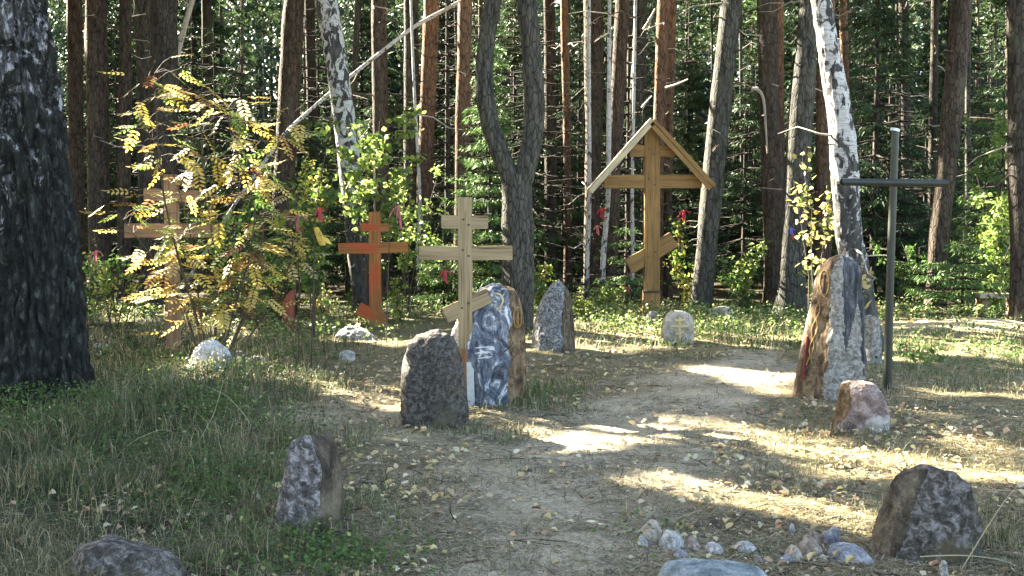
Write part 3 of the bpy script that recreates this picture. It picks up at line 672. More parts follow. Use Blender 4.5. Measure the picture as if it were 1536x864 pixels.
# far wood beyond: one mass nobody could count
def far_wood():
    r2 = np.random.default_rng(77); mb = MB()
    for _ in range(300):
        y = r2.uniform(64, 100); x = r2.uniform(-.66*y, .66*y); w = r2.uniform(.1, .2)
        tube(mb, [(x, y, -.2), (x+r2.normal()*.2, y, 9), (x, y, 21)], [w, w*.8, .04], 5, (.06, .045, .04))
    n = 150000; y = r2.uniform(62, 104, n); x = r2.uniform(-.68, .68, n)*y; z = r2.uniform(0, 1, n)**.85*26
    P = np.c_[x, y, z]; k = fbm(P*np.array([.35, .35, .22]), 5, 3) > .34; P = P[k]; n = len(P)
    D = rdir(n, r2); D[:, 2] -= .5; D /= np.linalg.norm(D, axis=1)[:, None]; W = np.cross(D, rdir(n, r2)); W /= np.linalg.norm(W, axis=1)[:, None]
    v = r2.uniform(.6, 1.5, n)[:, None]
    tris(mb, P, D, W, r2.uniform(.4, 1.0, n), r2.uniform(.2, .5, n), np.array([[.04, .065, .035]])*v)
    tag(mb.build('far_wood', M['needle']), 'dim wall of woodland far behind the trunks', 'forest', kind='stuff')
far_wood()

# ------------------------------------------------------------------ leafy bushes and saplings
PAL = {'green': [(.07, .14, .035), (.10, .19, .04), (.05, .10, .03)], 'lime': [(.17, .25, .06), (.24, .30, .09), (.11, .18, .05)],
       'yellow': [(.42, .34, .12), (.50, .44, .24), (.30, .29, .09), (.15, .20, .06)], 'mixed': [(.10, .18, .04), (.28, .33, .07), (.50, .42, .12), (.16, .24, .05)]}
def pick(pal, n, rng):
    p = np.array(PAL[pal]); return p[rng.integers(0, len(p), n)]*rng.uniform(.75, 1.25, n)[:, None]
def bush(label, px, py, Y, H, wid, nl, size, pal, seed, name='bush', cat='bush', nst=6, zmin=.1, stem='twig', aspect=.62, group=None, rb=.012, dep=None):
    rng = np.random.default_rng(seed); x = (px-768)/F_PX*Y; g = hz1(x, Y); o = empty(name, (x, Y, g), label, cat, group)
    st = MB(); lf = MB(); tips = []
    dep = dep or wid
    for s in range(nst):
        a = rng.uniform(0, 6.28); e = np.array([math.cos(a)*wid*rng.uniform(.2, .9), math.sin(a)*dep*rng.uniform(.2, .9), H*rng.uniform(.65, 1)])
        b = np.array([x, Y, g-.05]); P = [b+e*np.array([t**1.3, t**1.3, t])+np.r_[rng.normal(size=2)*.03*wid, 0]*(t > 0) for t in np.linspace(0, 1, 6)]
        tube(st, P, np.linspace(rb, .003, 6), 5)
        for _ in range(9):
            t = rng.uniform(max(zmin, .15), 1); q = b+e*np.array([t**1.3, t**1.3, t]); d = rdir(1, rng)[0]*np.array([1, 1, .5]); l = rng.uniform(.1, .34)*wid*1.1
            tube(st, [q, q+d*l], [rb*.35, .0015], 4); tips.append((q, q+d*l))
    tips = np.array(tips); i = rng.integers(0, len(tips), nl); t = rng.uniform(.1, 1.1, nl)[:, None]
    P = tips[i, 0]*(1-t)+tips[i, 1]*t+rng.normal(size=(nl, 3))*size*.6
    P = P[P[:, 2] > g+.02]
    leafquads(lf, P, rng.uniform(.7, 1.25, len(P))*size, pick(pal, len(P), rng), rng, aspect=aspect)
    st.build('stems', M[stem], o, smooth=True); lf.build('leaves', M['leaf'], o); return o
BU = [('yellow leaved shrub behind the stumpy maroon board', 480, 15.8+2, .75, .6, 700, .06, 'yellow'),
      ('small yellowing shrub right of the red cross', 600, 17.3, .75, .35, 330, .055, 'mixed'),
      ('leafy green bush left of the red cross', 420, 18.6, 1.6, .9, 1500, .07, 'green'),
      ('leafy bush right of the red cross below the sapling', 530, 19.6, 1.7, .9, 1500, .07, 'green'),
      ('sunny yellow green shrub left of the roofed cross foot', 905, 18.6, .62, .55, 800, .05, 'lime'),
      ('low yellow green shrub between the pointed slab and the roofed cross', 880, 17.6, .4, .5, 600, .045, 'mixed'),
      ('bush with yellow leaves right of the roofed cross foot', 1035, 20.2, 1.3, .8, 420, .07, 'mixed'),
      ('leafy bush at the foot of the brown pine with the broken branch', 1125, 19.6, 1.0, .8, 800, .06, 'green'),
      ('broad leaved bush with sunlit leaves behind the bench', 1490, 18.9, 2.6, 1.1, 1500, .10, 'lime'),
      ('dark green bush under the right trunks', 1380, 20.6, 1.5, 1.0, 1300, .07, 'green'),
      ('green bush behind the bush left of the red cross', 360, 20.5, 1.7, 1.2, 1100, .075, 'green'),
      ('green bush behind the left arm of the pale wooden cross', 650, 21.0, 1.5, .9, 1200, .07, 'green'),
      ('bright leaved bush between the pale cross and the forked tree', 728, 19.0, 2.1, .6, 900, .075, 'lime'),
      ('green bush left of the pointed grey slab', 812, 19.5, 1.1, .6, 900, .06, 'mixed'),
      ('bush with yellow leaves between the massive old birch and the brown cross', 170, 14.8, 1.5, .8, 600, .055, 'mixed'),
      ('dark bush right behind the massive old birch', 130, 17.2, 1.3, 1.0, 900, .07, 'green'),
      ('green bush behind the tall brown edged stone', 1230, 17.6, .9, .6, 700, .06, 'lime'),
      ('yellow and red leaved bush at the left edge behind the massive old birch', -2, 11.5, 2.0, .5, 600, .06, 'yellow')]
for k, (lb, px, Y, H, w, nl, sz, pal) in enumerate(BU):
    bush(lb, px, 0, Y, H, w, nl, sz, pal, 300+k)
bush('sapling with round yellow green leaves arching up behind the red cross', 550, 0, 17.7, 3.8, 1.3, 950, .10, 'lime', 340, 'sapling', 'sapling', 8, .5, 'twig', .85)
bush('leafy sapling with pale leaves beside the white barked birch', 1222, 0, 14.6, 2.75, .5, 170, .09, 'yellow', 341, 'sapling', 'sapling', 4, .55, 'twig', .8)
bush('slender sapling with big yellow green leaves under the white barked birch', 1272, 0, 12.4, 1.4, .28, 110, .09, 'yellow', 342, 'sapling', 'sapling', 3, .5, 'twig', .8)
bush('green sapling left of the red cross hung with ribbons', 470, 0, 14.2, 2.6, .7, 520, .085, 'green', 343, 'sapling', 'sapling', 4, .4, 'twig', .7)
for k, (lb, q, Y, H, w, nl, pal) in enumerate([('leafy young tree behind the leaning patchy birch', 440, 18.0, 3.2, .8, 900, 'mixed'), ('leafy young tree behind the right arm of the red cross', 612, 18.2, 2.9, .8, 900, 'lime'), ('leafy young tree below the broad dark pine', 385, 17.0, 2.6, .8, 900, 'green'),
        ('leafy young tree at the right edge behind the bench', 1500, 19.8, 4.0, 1.2, 1600, 'lime'), ('leafy young tree between the roofed cross and the leaning pale edged trunk', 1022, 20.6, 1.9, .5, 350, 'mixed'), ('leafy young tree left of the brown pine with the broken branch', 1110, 19.2, 1.5, .6, 420, 'lime')]):
    bush(lb, q, 0, Y, H, w, nl, .085, pal, 350+k, 'young_tree', 'young tree', 6, .35)
def stem_plant(label, pts, r, mat='twig'):
    P = [at(a, b, Y) for a, b, Y in pts]; P[0].z = hz1(P[0].x, P[0].y)-.03; T, t, L = resample(P, .08); mb = MB()
    tube(mb, T, np.interp(t, [0, L], [r, r*.5]), 6); o = mb.build('bare_stem', M[mat], origin=tuple(P[0]), smooth=True); tag(o, label, 'sapling')
stem_plant('thin bare grey stem tied with a yellow ribbon', [(466, 560, 11.4), (470, 450, 11.4), (472, 340, 11.4), (478, 285, 11.4), (490, 220, 11.4)], .010)
stem_plant('thin bare stem left of the one tied with the yellow ribbon', [(448, 545, 12), (449, 440, 12), (445, 320, 12), (440, 280, 12)], .008)
stem_plant('thin dark stake between the red cross and the pale cross', [(580, 522, 14), (580, 470, 14), (584, 360, 14), (590, 300, 14)], .010, 'twig')

# rowan with pinnate leaves
def rowan():
    rng = np.random.default_rng(21); Y = 11.6; b = at(318, 560, Y); g = hz1(b.x, Y)
    o = empty('rowan', (b.x, Y, g), 'many stemmed rowan with yellow and green autumn leaves in front of the brown cross', 'rowan tree')
    st = MB(); lf = MB()
    tr = [([(308, 572), (296, 480), (268, 390), (246, 300), (236, 210), (232, 110)], -.2, .020), ([(318, 572), (326, 470), (318, 350), (302, 240), (303, 140)], .1, .018),
          ([(332, 572), (362, 485), (388, 420), (396, 330), (402, 250), (440, 170)], .0, .022), ([(322, 572), (342, 480), (342, 380), (350, 300), (372, 240)], -.3, .015),
          ([(304, 572), (280, 470), (240, 400), (200, 350), (185, 330)], .2, .014), ([(338, 572), (378, 500), (420, 440), (440, 380), (436, 320)], .3, .013),
          ([(312, 572), (300, 470), (290, 370), (262, 260), (210, 180)], .4, .013), ([(326, 572), (350, 470), (376, 380), (384, 310), (350, 220), (340, 165)], -.5, .013)]
    att = []
    for q, dy, r in tr:
        P = [at(a, c, Y+dy*min(1, i/2.)) for i, (a, c) in enumerate(q)]; P[0].z = g-.05
        T, t, L = resample(P, .09); tube(st, T, np.interp(t, [0, L], [r, .004]), 7)
        for i in range(int(len(T)*.22), len(T)):
            for _ in range(3 if i < len(T)*.85 else 5): att.append((T[i], i/len(T)))
    pal = np.array([(.48, .37, .08), (.52, .42, .14), (.32, .20, .07), (.20, .09, .045), (.42, .38, .24), (.12, .20, .05), (.20, .27, .07), (.08, .14, .04)])
    pw = np.array([.24, .22, .10, .04, .10, .08, .14, .08])
    nleaf = 0
    for p0, tt in att:
        if rng.uniform() > .58: continue
        a = rng.uniform(0, 6.28); l = rng.uniform(.05, .42)*(1.1-.4*tt)
        p1 = p0+np.array([math.cos(a)*l, math.sin(a)*l, rng.uniform(-.05, .22)])
        tube(st, [p0, (p0+p1)/2+[0, 0, .03], p1], [.004, .003, .0015], 4, cap=False)
        d = np.array([math.cos(a+rng.normal()*.5), .6*math.sin(a+rng.normal()*.5), rng.uniform(-.8, .25)]); d /= np.linalg.norm(d)
        s = np.cross(d, [0, 0, 1]); s /= np.linalg.norm(s); s = s*math.cos(.5)+np.cross(d, s)*rng.uniform(-.5, .5); s /= np.linalg.norm(s)
        col = pal[rng.choice(len(pal), p=pw)]*rng.uniform(.8, 1.2); Lr = rng.uniform(.19, .29); npair = rng.integers(5, 7)
        nrm = np.cross(s, d)
        e = p1+d*Lr+np.array([0, 0, -.03]); tube(st, [p1, e], [.0015, .001], 3, cap=False)
        V = []; F = []
        for k in range(npair):
            f = (k+.8)/(npair+.3); c = p1+d*Lr*f+np.array([0, 0, -.03])*f*f; ll = .086*(1-.35*abs(f-.5)*1.4)
            for sg in (-1, 1):
                dd = s*sg*.92+d*.42+np.array([0, 0, -.18])+nrm*rng.normal()*.1; dd /= np.linalg.norm(dd); w = np.cross(dd, nrm); w /= np.linalg.norm(w); w = w*.015
                n0 = len(V); V += [c, c+dd*ll*.35+w, c+dd*ll*.75+w*.8, c+dd*ll, c+dd*ll*.75-w*.8, c+dd*ll*.35-w]; F += [(n0, n0+1, n0+2, n0+3), (n0, n0+3, n0+4, n0+5)]
        c = e; dd = d; w = np.cross(dd, nrm); w /= np.linalg.norm(w); w = w*.015; ll = .07
        n0 = len(V); V += [c, c+dd*ll*.35+w, c+dd*ll*.75+w*.8, c+dd*ll, c+dd*ll*.75-w*.8, c+dd*ll*.35-w]; F += [(n0, n0+1, n0+2, n0+3), (n0, n0+3, n0+4, n0+5)]
        cc = np.repeat(col[None]*rng.uniform(.85, 1.2, (len(V)//6, 1)), 6, 0)
        lf.add(V, F, cc); nleaf += 1
    st.build('stems', M['twig'], o, smooth=True); lf.build('leaves', M['leaf'], o)
rowan()

# ------------------------------------------------------------------ stones
def sect_pts(corners, n=140, smooth=2):
    c = np.array(corners+[corners[0]], float); d = np.r_[0, np.cumsum(np.linalg.norm(np.diff(c, axis=0), axis=1))]
    t = np.linspace(0, d[-1], n, endpoint=False); p = np.c_[np.interp(t, d, c[:, 0]), np.interp(t, d, c[:, 1])]
    for _ in range(smooth): p = (np.roll(p, 1, 0)+2*p+np.roll(p, -1, 0))/4
    return p
def superell(n=140, e=2.6):
    a = np.linspace(0, 2*math.pi, n, endpoint=False)
    return np.c_[np.sign(np.cos(a))*np.abs(np.cos(a))**(2/e), np.sign(np.sin(a))*np.abs(np.sin(a))**(2/e)]
def stone(name, label, prof, base_py, depth, mats, seed, sect=None, matf=None, amp=.05, group=None, cat='stone', rings=84, dpow=.6, lump=3.0, sink=.12, lean_back=0, facets=9):
    prof = sorted(prof); y0, l0, r0 = prof[0]; hh_ = prof[-1][0]-y0; c0_, w0_ = (l0+r0)/2, (r0-l0)/2
    prof = [(y0-.022*hh_, c0_-w0_*.35, c0_+w0_*.35), (y0-.008*hh_, c0_-w0_*.75, c0_+w0_*.75)]+prof
    py = np.array([p[0] for p in prof], float); xl = np.array([p[1] for p in prof], float); xr = np.array([p[2] for p in prof], float)
    cx = (xl[-1]+xr[-1])/2; Yf = gnd(cx, base_py).y; Yc = Yf+depth*.4
    z = np.array([at(cx, q, Yc).z for q in py]); X0 = (xl-768)/F_PX*Yc; X1 = (xr-768)/F_PX*Yc
    bx = (X0[-1]+X1[-1])/2; g = hz1(bx, Yc)
    # prof bottom row continues below the ground
    o_ = np.argsort(z); z, X0, X1 = z[o_], X0[o_], X1[o_]
    zb = min(z[0], g)-sink; zt = z[-1]
    u = np.linspace(0, 1, rings); zz = zb+(zt-zb)*np.sin(u*math.pi/2)**.9
    a = np.interp(zz, z, X0); b = np.interp(zz, z, X1)
    w = (b-a)/2; wm = w.max(); m = (a+b)/2
    sec = superell() if sect is None else sect
    ns = len(sec); dd = depth/2*np.clip(w/wm, .02, 1)**dpow
    yc = Yf+depth/2+lean_back*(zz-zb)
    V = np.zeros((rings, ns, 3)); V[:, :, 0] = m[:, None]+sec[None, :, 0]*w[:, None]; V[:, :, 1] = yc[:, None]+sec[None, :, 1]*dd[:, None]; V[:, :, 2] = zz[:, None]
    V = V.reshape(-1, 3); n1 = fbm(V*lump, seed, 3)-.5; n2 = fbm(V*lump*4, seed+9, 3)-.5
    ctr = np.c_[np.repeat(m, ns), np.repeat(yc, ns), V[:, 2]*.75+.25*(zb+zt)/2]; D = V-ctr; D /= np.linalg.norm(D, axis=1)[:, None]+1e-9
    V = V+D*(amp*(n1*1.6+n2*.7))[:, None]
    rs = np.random.default_rng(seed*7+1); c0 = np.array([(a[rings//2]+b[rings//2])/2, Yf+depth/2, (zb+zt)/2]); ext = np.array([wm, depth/2, (zt-zb)/2])
    Q = (V-c0)/ext
    for _ in range(facets):
        nn = rs.normal(size=3)*np.array([1, 1, .6]); nn[1] -= .35; nn[2] += .15; nn /= np.linalg.norm(nn); dn = Q@nn; lim = dn.max()*rs.uniform(.80, .93)
        Q = Q-nn[None]*np.maximum(0, dn-lim)[:, None]*.9
    V = Q*ext+c0; n3 = fbm(V*np.array([9, 9, 6.]), seed+3, 4); V = V+D*((np.abs(n3-.5)*-2+.25)*amp*.9+(fbm(V*30, seed+5, 3)-.5)*amp*.35)[:, None]
    V3_ = V.reshape(rings, ns, 3); lo = V3_[:, :, 0].min(1, keepdims=True); hi_ = V3_[:, :, 0].max(1, keepdims=True)
    k_ = 1.0; tgt = (V3_[:, :, 0]-lo)/(hi_-lo+1e-9)*(b-a)[:, None]+a[:, None]; V3_[:, :, 0] = V3_[:, :, 0]*(1-k_)+tgt*k_; V = V3_.reshape(-1, 3)
    WB = (fbm(V*np.array([7, 7, 5.]), seed+4, 3)-.5)*.34
    F = []; MI = []
    for i in range(rings-1):
        for k in range(ns):
            k2 = (k+1) % ns; F.append((i*ns+k, i*ns+k2, (i+1)*ns+k2, (i+1)*ns+k))
            MI.append(matf((sec[k]+sec[k2])/2+np.array([WB[i*ns+k], 0]), i/(rings-1)+WB[i*ns+k]*.5) if matf else 0)
    F = np.array(F); MI = np.array(MI); mb = MB()
    mb.add(V, F); mb.mi[-1] = MI
    last = (rings-1)*ns; top = V[last:].mean(0); tv = np.vstack([V[last:], top]); mb.add(tv, [(k, (k+1) % ns, ns) for k in range(ns)])
    mb.mi[-1] = np.full(ns, 0)
    ob = mb.build(name, [M[k] for k in mats], origin=(bx, Yc, g), smooth=True, color=False)
    bm = bmesh.new(); bm.from_mesh(ob.data); bmesh.ops.remove_doubles(bm, verts=bm.verts, dist=.0005); bm.to_mesh(ob.data); bm.free()
    tag(ob, label, cat, group); return ob
# big upright ones
stone('boulder', 'dark rounded upright boulder at the foot of the pale wooden cross', [(500, 638, 668), (505, 622, 678), (518, 610, 685), (545, 601, 693), (580, 597, 698), (620, 597, 702), (645, 600, 702)], 642, .55, ['dark_stone', 'brown_face'], 1,
      sect_pts([(-1, .2), (-.75, -.8), (.1, -1), (.55, -.85), (1, .1), (.6, 1), (-.6, 1)], smooth=4), None, .06)
stone('boulder', 'upright purplish grey stone with a brown right side beside the path, lower left', [(655, 445, 478), (660, 436, 492), (675, 428, 499), (710, 418, 504), (750, 409, 508), (790, 400, 509), (808, 398, 508)], 805, .36, ['purple_stone', 'brown_face'], 2,
      sect_pts([(-1, .3), (-.9, -.6), (.45, -1), (.62, -.9), (1, .2), (.8, 1), (-.7, 1)], smooth=1), lambda s, h: 1 if (s[0] > .5 and s[1] < .75) else 0, .035)
stone('boulder', 'large rounded boulder with a brown left side in the lower right corner', [(706, 1385, 1425), (712, 1363, 1448), (728, 1350, 1464), (755, 1340, 1476), (790, 1328, 1484), (820, 1318, 1486), (846, 1313, 1484)], 842, .42, ['violet_boulder', 'brown_face'], 3,
      sect_pts([(-1, .0), (-.72, -.75), (-.62, -.85), (.3, -1), (.85, -.6), (1, .2), (.5, 1), (-.6, 1)], smooth=2), lambda s, h: 1 if (s[0] < -.66 and s[1] < .4) else 0, .04)
stone('boulder', 'broad grey boulder cut by the bottom edge at the left', [(820, 120, 185), (824, 105, 205), (835, 97, 228), (850, 92, 246), (880, 84, 268), (905, 80, 278)], 905, .45, ['violet_boulder'], 4, amp=.04)
ts = stone('standing_stone', 'tall standing stone with a carved rust brown left edge before the white barked birch', [(389, 1250, 1276), (394, 1238, 1287), (405, 1231, 1295), (440, 1226, 1298), (490, 1216, 1301), (540, 1207, 1302), (580, 1200, 1303), (604, 1196, 1300)], 603, .42, ['pale_stone', 'rust_face', 'slate_face'], 5,
      sect_pts([(-1, .5), (-.92, -.2), (-.54, -.96), (-.46, -1), (-.06, -.96), (.03, -.80), (.85, -.62), (1, .2), (.6, 1), (-.6, 1)], smooth=1), lambda s, h: 1 if (s[0] < -.56 and s[1] < .4) else (2 if (s[0] > -.02 and s[1] < .5 and h+.12*math.sin(s[0]*9)+.18*s[0] > .40) else 0), .035, rings=100)
ps = stone('painted_stone', 'blue and white veined stone with a brown carved right edge behind the pale wooden cross', [(430, 728, 760), (435, 716, 772), (448, 706, 779), (465, 690, 784), (500, 676, 788), (540, 669, 790), (575, 669, 790), (600, 672, 788)], 602, .5, ['veined_stone', 'rust_face', 'pebble_white'], 6,
      sect_pts([(-1, .4), (-.8, -.5), (-.2, -1), (.52, -.9), (.62, -.82), (.97, -.2), (1, .5), (.5, 1), (-.6, 1)], smooth=1), lambda s, h: 1 if (s[0] > .60 and s[1] < .7 and h < .93) else (2 if (s[0] < -.58 and s[1] < .3 and h < .8) else 0), .045, rings=90)  # white left facet paints in the light on that edge
stone('pointed_slab', 'pointed pale grey slab with a brown right side behind the painted stone', [(425, 832, 848), (429, 826, 853), (442, 817, 857), (465, 806, 860), (500, 799, 863), (533, 797, 864)], 531, .5, ['grey_slab', 'brown_face'], 7,
      sect_pts([(-1, .4), (-.8, -.6), (.25, -1), (.4, -.9), (1, -.1), (.9, .8), (-.6, 1)], smooth=1), lambda s, h: 1 if s[0] > .34 and s[1] < .6 else 0, .05)
stone('pale_slab', 'pale pointed slab partly hidden behind the tall standing stone', [(474, 1304, 1318), (480, 1298, 1324), (510, 1294, 1325), (545, 1290, 1326)], 545, .3, ['pale_stone'], 8, sect_pts([(-1, .2), (-.3, -1), (.9, -.5), (1, .6), (-.5, 1)], smooth=1), None, .04)
stone('pink_stone', 'squat pinkish stone with a white patch right of the tall standing stone', [(577, 1272, 1312), (580, 1268, 1325), (590, 1265, 1334), (610, 1262, 1338), (635, 1257, 1341), (652, 1255, 1342)], 650, .36, ['pink_stone', 'rust_face'], 9,
      sect_pts([(-1, .2), (-.75, -.7), (.2, -1), (.8, -.75), (1, .3), (.5, 1), (-.6, 1)], smooth=2), lambda s, h: 1 if s[0] < -.8 and s[1] < .3 else 0, .05)
cs = stone('cross_stone', 'small pale stone bearing a relief cross in the middle distance', [(469, 1004, 1030), (472, 999, 1038), (482, 995, 1042), (500, 993, 1043), (517, 993, 1042)], 514, .35, ['buff_stone'], 10, sect_pts([(-1, .4), (-.9, -.8), (.9, -.8), (1, .4), (.6, 1), (-.6, 1)], smooth=3), None, .025)
stone('round_stone', 'small round pale stone at the foot of the roofed cross', [(468, 976, 986), (472, 971, 991), (480, 970, 992), (488, 971, 991)], 487, .25, ['pale_stone'], 11, amp=.02)
stone('round_stone', 'rounded buff stone lying right of the roofed cross', [(460, 1075, 1092), (464, 1068, 1100), (473, 1066, 1103), (483, 1067, 1103)], 482, .35, ['buff_stone'], 12, amp=.03)
stone('white_stone', 'bright white painted stone under the rowan', [(513, 300, 322), (522, 288, 336), (540, 280, 345), (558, 272, 348), (570, 272, 348)], 566, .35, ['white_stone'], 13, sect_pts([(-1, .2), (-.5, -1), (.6, -.8), (1, .3), (0, 1)], smooth=1), None, .09)
stone('grey_stone', 'grey stone touching the right side of the white painted stone', [(528, 345, 358), (534, 338, 366), (548, 334, 371), (560, 333, 372)], 556, .3, ['grey_slab'], 14, amp=.04)
stone('flat_stone', 'flat whitish stone right of the rowan stems', [(535, 375, 390), (538, 369, 397), (546, 367, 399)], 545, .2, ['pebble_white'], 15, amp=.02)
stone('low_stone', 'low mossy grey stone in the grass before the red cross', [(491, 515, 535), (495, 509, 548), (503, 502, 560), (512, 500, 570)], 510, .5, ['grey_slab'], 16, amp=.05)
stone('flat_stone', 'pale flat stone in the grass left of the dark rounded boulder', [(588, 425, 432), (591, 420, 437), (597, 419, 438)], 597, .1, ['pebble_white'], 17, amp=.01)
stone('flat_stone', 'small whitish stone at the edge of the side path', [(526, 514, 524), (529, 508, 530), (535, 507, 531)], 535, .15, ['pebble_white'], 18, amp=.015)
stone('flat_stone', 'small pale stone in the weeds beside the massive old birch', [(515, 140, 152), (518, 135, 158), (524, 134, 159)], 524, .15, ['pebble_white'], 19, amp=.015)
stone('stone_slab', 'flat blue grey slab at the bottom edge in front of the small stones', [(853, 1030, 1110), (856, 1012, 1135), (862, 1003, 1155), (872, 996, 1165), (918, 990, 1172)], 918, .36, ['blue_grey_stone'], 20, None, None, .03, dpow=.3)
stone('low_stone', 'flat grey stone left of the lower right boulder', [(822, 1268, 1290), (826, 1258, 1308), (836, 1254, 1318), (846, 1252, 1320)], 845, .22, ['pebble_grey'], 21, amp=.02)
stone('round_stone', 'little round pale stone left of the purplish stone', [(806, 404, 411), (810, 401, 414), (822, 400, 415)], 822, .06, ['pale_stone'], 22, amp=.006)
PEB = [((784, 815), (962, 1003), .20, 'buff_stone', 'broad brownish stone, leftmost behind the row of small stones'),
       ((794, 826), (990, 1034), .12, 'pebble_white', 'tilted whitish stone second in the row of small stones'),
       ((803, 818), (957, 976), .08, 'pebble_white', 'small white stone leftmost in the row of small stones'),
       ((809, 827), (1027, 1058), .12, 'pebble_tan', 'tan rounded stone third in the row of small stones'),
       ((814, 832), (1060, 1094), .12, 'pebble_white', 'peaked white stone in the middle of the row of small stones'),
       ((811, 829), (1102, 1144), .12, 'pebble_white', 'smooth bluish white stone in the row of small stones'),
       ((826, 840), (1011, 1041), .10, 'pebble_grey', 'low greyish stone against the left of the blue grey slab'),
       ((833, 847), (1135, 1154), .08, 'pale_stone', 'small pale stone at the right of the blue grey slab'),
       ((819, 842), (1186, 1212), .10, 'buff_stone', 'yellowish round stone in the right hand cluster'),
       ((832, 848), (1173, 1200), .09, 'pebble_grey', 'dark angular stone in the right hand cluster'),
       ((796, 812), (1219, 1238), .07, 'pebble_tan', 'small stone perched on top of the right hand cluster'),
       ((808, 834), (1203, 1245), .13, 'pebble_tan', 'lumpy pinkish grey stone in the right hand cluster'),
       ((790, 808), (1248, 1270), .09, 'pebble_grey', 'grey stone behind the right hand cluster'),
       ((798, 812), (1240, 1262), .1, 'pebble_grey', 'low dark stone just behind the lumpy pinkish one'),
       ((831, 842), (1234, 1250), .06, 'buff_stone', 'tiny yellowish stone in front of the right hand cluster'),
       ((840, 862), (1420, 1434), .05, 'pebble_white', 'tiny white stone in front of the lower right boulder'),
       ((787, 795), (1190, 1200), .05, 'pebble_white', 'tiny white stone in the grass above the right hand cluster'),
       ((765, 772), (1108, 1120), .05, 'pebble_tan', 'tiny pale stone at the edge of the sunny strip')]
for k, ((t, b), (l, r), dep, mt, lb) in enumerate(PEB):
    sk = random.uniform(-.2, .2)*(r-l)
    l += (r-l)*.06; r -= (r-l)*.06; c = (l+r)/2+sk*.8; w = (r-l)/2; t += (b-t)*.08
    stone('small_stone', lb, [(t, c-w*.3, c+w*.35), (t+(b-t)*.25, l+w*.35, r-w*.3), (t+(b-t)*.55, l+w*.05, r-w*.02), (b+3, l, r)], b, dep, [mt], 60+k, None, None, .026, 'small stones set along the path', rings=26, lump=11, sink=.05)

# ------------------------------------------------------------------ carved details on stones
from mathutils.bvhtree import BVHTree
_bvh = {}
def surf(ob, px, py, off=.004):
    """point on the stone's face seen at this photo pixel"""
    if ob.name not in _bvh: _bvh[ob.name] = BVHTree.FromPolygons([v.co+ob.location for v in ob.data.vertices], [tuple(p.vertices) for p in ob.data.polygons])
    o0 = Vector((0, 0, CAM_H)); d = (at(px, py, 5)-o0).normalized(); h = _bvh[ob.name].ray_cast(o0, d)
    return (h[0]-d*off) if h[0] is not None else at(px, py, ob.location.y-.15)
def par(o, parent):
    o.parent = parent; o.matrix_parent_inverse = Matrix.Translation(-Vector(parent.location))
def relief(parent, name, lines, r, mat, closed=False, step=.012):
    mb = MB()
    for q in lines:
        q = np.array(q, float); d = np.r_[0, np.cumsum(np.linalg.norm(np.diff(q, axis=0), axis=1))]; t = np.linspace(0, d[-1], max(3, int(d[-1]/2)))
        P = np.array([list(surf(parent, a, b)) for a, b in zip(np.interp(t, d, q[:, 0]), np.interp(t, d, q[:, 1]))])
        for _ in range(2): P[1:-1] = (P[:-2]+2*P[1:-1]+P[2:])/4
        rr = np.full(len(P), r) if not isinstance(r, (list, tuple)) else np.interp(np.linspace(0, 1, len(P)), np.linspace(0, 1, len(r)), r)
        tube(mb, P, rr, 7)
    o = mb.build(name, M[mat], origin=(0, 0, 0), smooth=True, color=False); par(o, parent); return o
def oval(cx, cy, rx, ry, a0=0, a1=360): return [(cx+rx*math.cos(R(a)), cy+ry*math.sin(R(a))) for a in range(a0, a1+1, 12)]
relief(ts, 'carved_oval', [oval(1237, 424, 6.5, 19)], .008, 'gold_relief')
relief(ts, 'carved_figure', [[(1237, 412), (1237, 418), (1236, 430), (1235, 440)]], [.010, .012, .016, .018], 'dark_relief')
relief(ts, 'carved_ornament', [[(1228+4*math.sin(k*.9)-k*1.25, 452+k*8) for k in range(13)], [(1229-4*math.sin(k*.9)-k*1.25, 452+k*8) for k in range(13)]], .006, 'gold_relief')
relief(ts, 'red_stripe', [[(1211, 505), (1207, 540), (1204, 570)]], .011, 'red_paint')
relief(ps, 'carved_oval', [oval(776, 476, 6, 16)], .008, 'gold_relief')
relief(ps, 'carved_figure', [[(776, 468), (776, 474), (776, 488)]], [.010, .012, .016], 'gold_relief')
relief(ps, 'carved_branch', [[(745, 505), (757, 512), (764, 524), (771, 536)], [(752, 530), (762, 524), (770, 514)], [(748, 560), (754, 548), (762, 552), (766, 566)]], .005, 'rust_face')
relief(ps, 'yellow_curl', [[(738, 440), (750, 441), (755, 450), (751, 460), (744, 466)]], [.003, .010, .012, .008, .003], 'relief')
relief(ps, 'white_lettering', [[(712, 522), (740, 520)], [(712, 530), (736, 528)], [(716, 538), (738, 535)]], [.002, .007, .004, .006, .002], 'white_cloth')
relief(cs, 'relief_cross', [[(1019, 475), (1019, 510)], [(1007, 490), (1032, 490)], [(1012, 481), (1026, 481)], [(1013, 502), (1025, 498)]], .019, 'relief')

